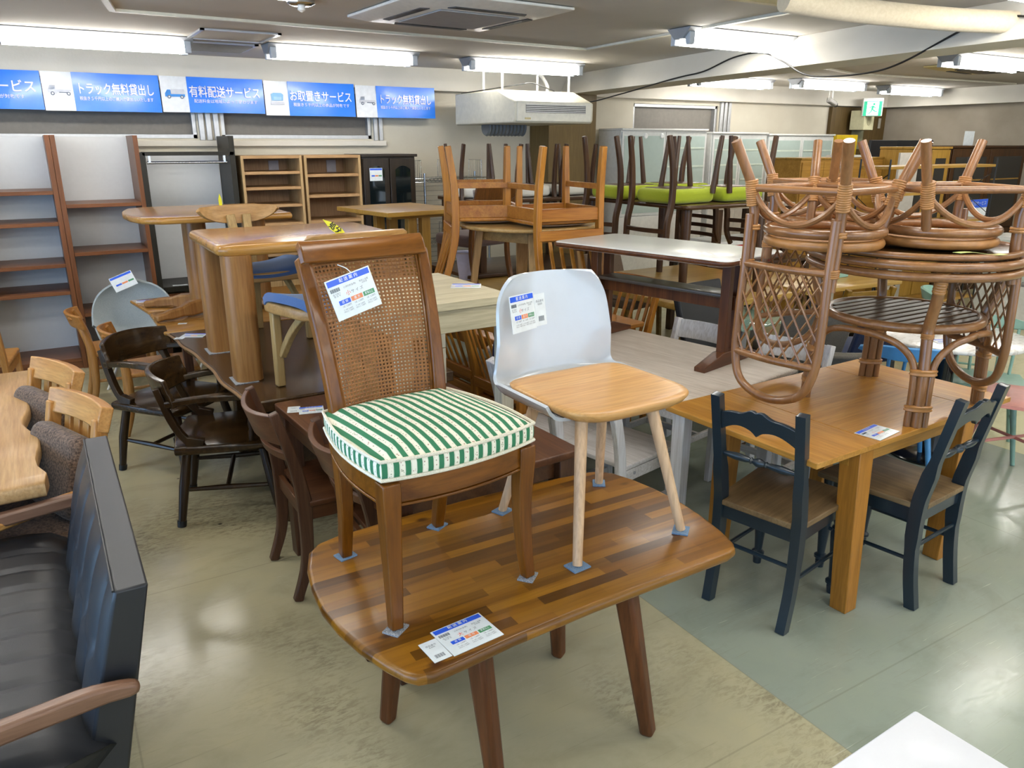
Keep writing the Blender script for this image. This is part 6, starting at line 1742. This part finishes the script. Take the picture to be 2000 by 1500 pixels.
# marble table, coloured chairs on the right
def marble():
    s = N('white_marble'); f = s.noise(s.coord((2, 5, 2), (0, 0, R(30))), 2.2, 6, .6, 1.5)
    return s.fin(s.ramp(f, [(.44, C('#dddcd8')), (.5, C('#c3bfb8')), (.53, C('#dedddA'))]), .2, 0, .5, .2)
t = thing('marble_table', 'round white marble-topped table with a black pedestal, at the right edge', 'table', (4.29, 2.335, 0))
obj('tabletop', B().slab([(p[0], p[1]) for p in circ((0, 0, 0), .40, 48)], .70, .722, .008), marble(), t, smooth=60)
obj('pedestal', B().lathe([(.07, .02), (.06, .1), (.055, .6), (.09, .70)], n=20), plain('black_gloss', '#0e0f12', .15, 0, .3), t)
obj('base', B().lathe([(.23, 0), (.235, .012), (.22, .022), (.06, .035)], n=36), plain('black_gloss', '#0e0f12', .15, 0, .3), t)
for x, y in ((.2, -.2), (.28, .1)): obj('under_bracket', B().box(x - .01, x + .01, y - .01, y + .01, .66, .70), M_black, t)
price_card('price card lying on the marble tabletop', (4.10, 2.25, .723), (0, 0, R(-30)), .12, .09, '中', False)
def spindle_chair(label, loc, rz, mat, name, hs=.44):
    t = thing(name, label, 'chair', loc, rz)
    obj('seat', B().slab([(-.21, -.21), (.21, -.21), (.23, -.1), (.20, .17), (-.20, .17), (-.23, -.1)], hs - .03, hs, .012), mat, t)
    for sx in (-1, 1):
        for y0, y1 in ((-.15, -.21), (.13, .21)): obj('leg', B().tube([(sx * .21, y1, 0), (sx * .15, y0, hs - .02)], [.012, .019], 10), mat, t)
    obj('crest_rail', B().shell(lambda u, v: ((2 * u - 1) * .215, .26 - .10 * (2 * u - 1) ** 2 + .02 * v, .685 + .075 * v * (1 - .75 * abs(2 * u - 1) ** 2.5) + .03 * abs(2 * u - 1) ** 2), 18, 3, .018), mat, t, smooth=50, bevel=.003)
    for i in range(5):
        a = -1 + .5 * i; a *= .72
        obj('spindle', B().tube([(a * .19, .14 - .02 * a * a, hs - .01), (a * .21, .262 - .10 * a * a, .70)], .009, 8), mat, t)
    for sx in (-1, 1): obj('stretcher', B().tube([(sx * .19, -.19, .18), (sx * .19, .185, .18)], .008, 8), mat, t)
spindle_chair('sky blue spindle-back chair behind the rattan table', (3.90, 2.37, 0), 128, plain('sky_blue_paint', '#4b8cc4', .35), 'blue_chair')
spindle_chair('mint green chair under the marble table', (4.60, 2.27, 0), -60, plain('mint_paint', '#86ab9c', .35), 'mint_chair')
spindle_chair('mint green chair beyond the marble table', (5.55, 2.95, 0), 30, plain('mint_paint', '#86ab9c', .35), 'mint_chair')
M_pink = plain('salmon_paint', '#c5837a', .35)
t = thing('pink_chair', 'salmon pink chair with splayed legs, cut off by the right edge', 'chair', (4.36, 1.93, 0), 30)
b = B(); b.shell(lambda u, v: (-.22 + .44 * u, -.20 + .40 * v, .445 + .018 * ((2 * u - 1) ** 4 + (2 * v - 1) ** 4) * .6), 14, 14, .016); obj('seat', b, M_pink, t, smooth=60)
for sx in (-1, 1):
    for sy in (-1, 1): obj('leg', B().tube([(sx * .23, sy * .22, 0), (sx * .14, sy * .13, .435)], [.011, .018], 10), M_pink, t)
obj('stretcher', B().tube([(-.185, -.175, .22), (.185, .175, .22)], .009, 8), M_pink, t); obj('stretcher', B().tube([(.185, -.175, .22), (-.185, .175, .23)], .009, 8), M_pink, t)
# red box and white cartons on the floor behind the green chairs
t = thing('red_carton', 'white carton with a red side under the table behind the green chairs', 'box', (5.55, 5.2, .702)); obj('box', B().box(-.35, .35, -.2, .2, 0, .16), plain('red_carton', '#a81d28', .5), t, bevel=.003); obj('lid', B().box(-.35, .35, -.2, .2, .161, .20), M_white, t, bevel=.003)
plain_table('dark_console_table', 'dark table holding the red and white carton', (5.75, 5.25, 0), 1.3, .7, .70, M_dbx, M_db)
plain_table('beige_top_table', 'beige-topped dark table over the red carton', (5.60, 5.25, .702), 1.0, .6, .52, plain('beige_laminate', '#a79c8c', .4), M_db)
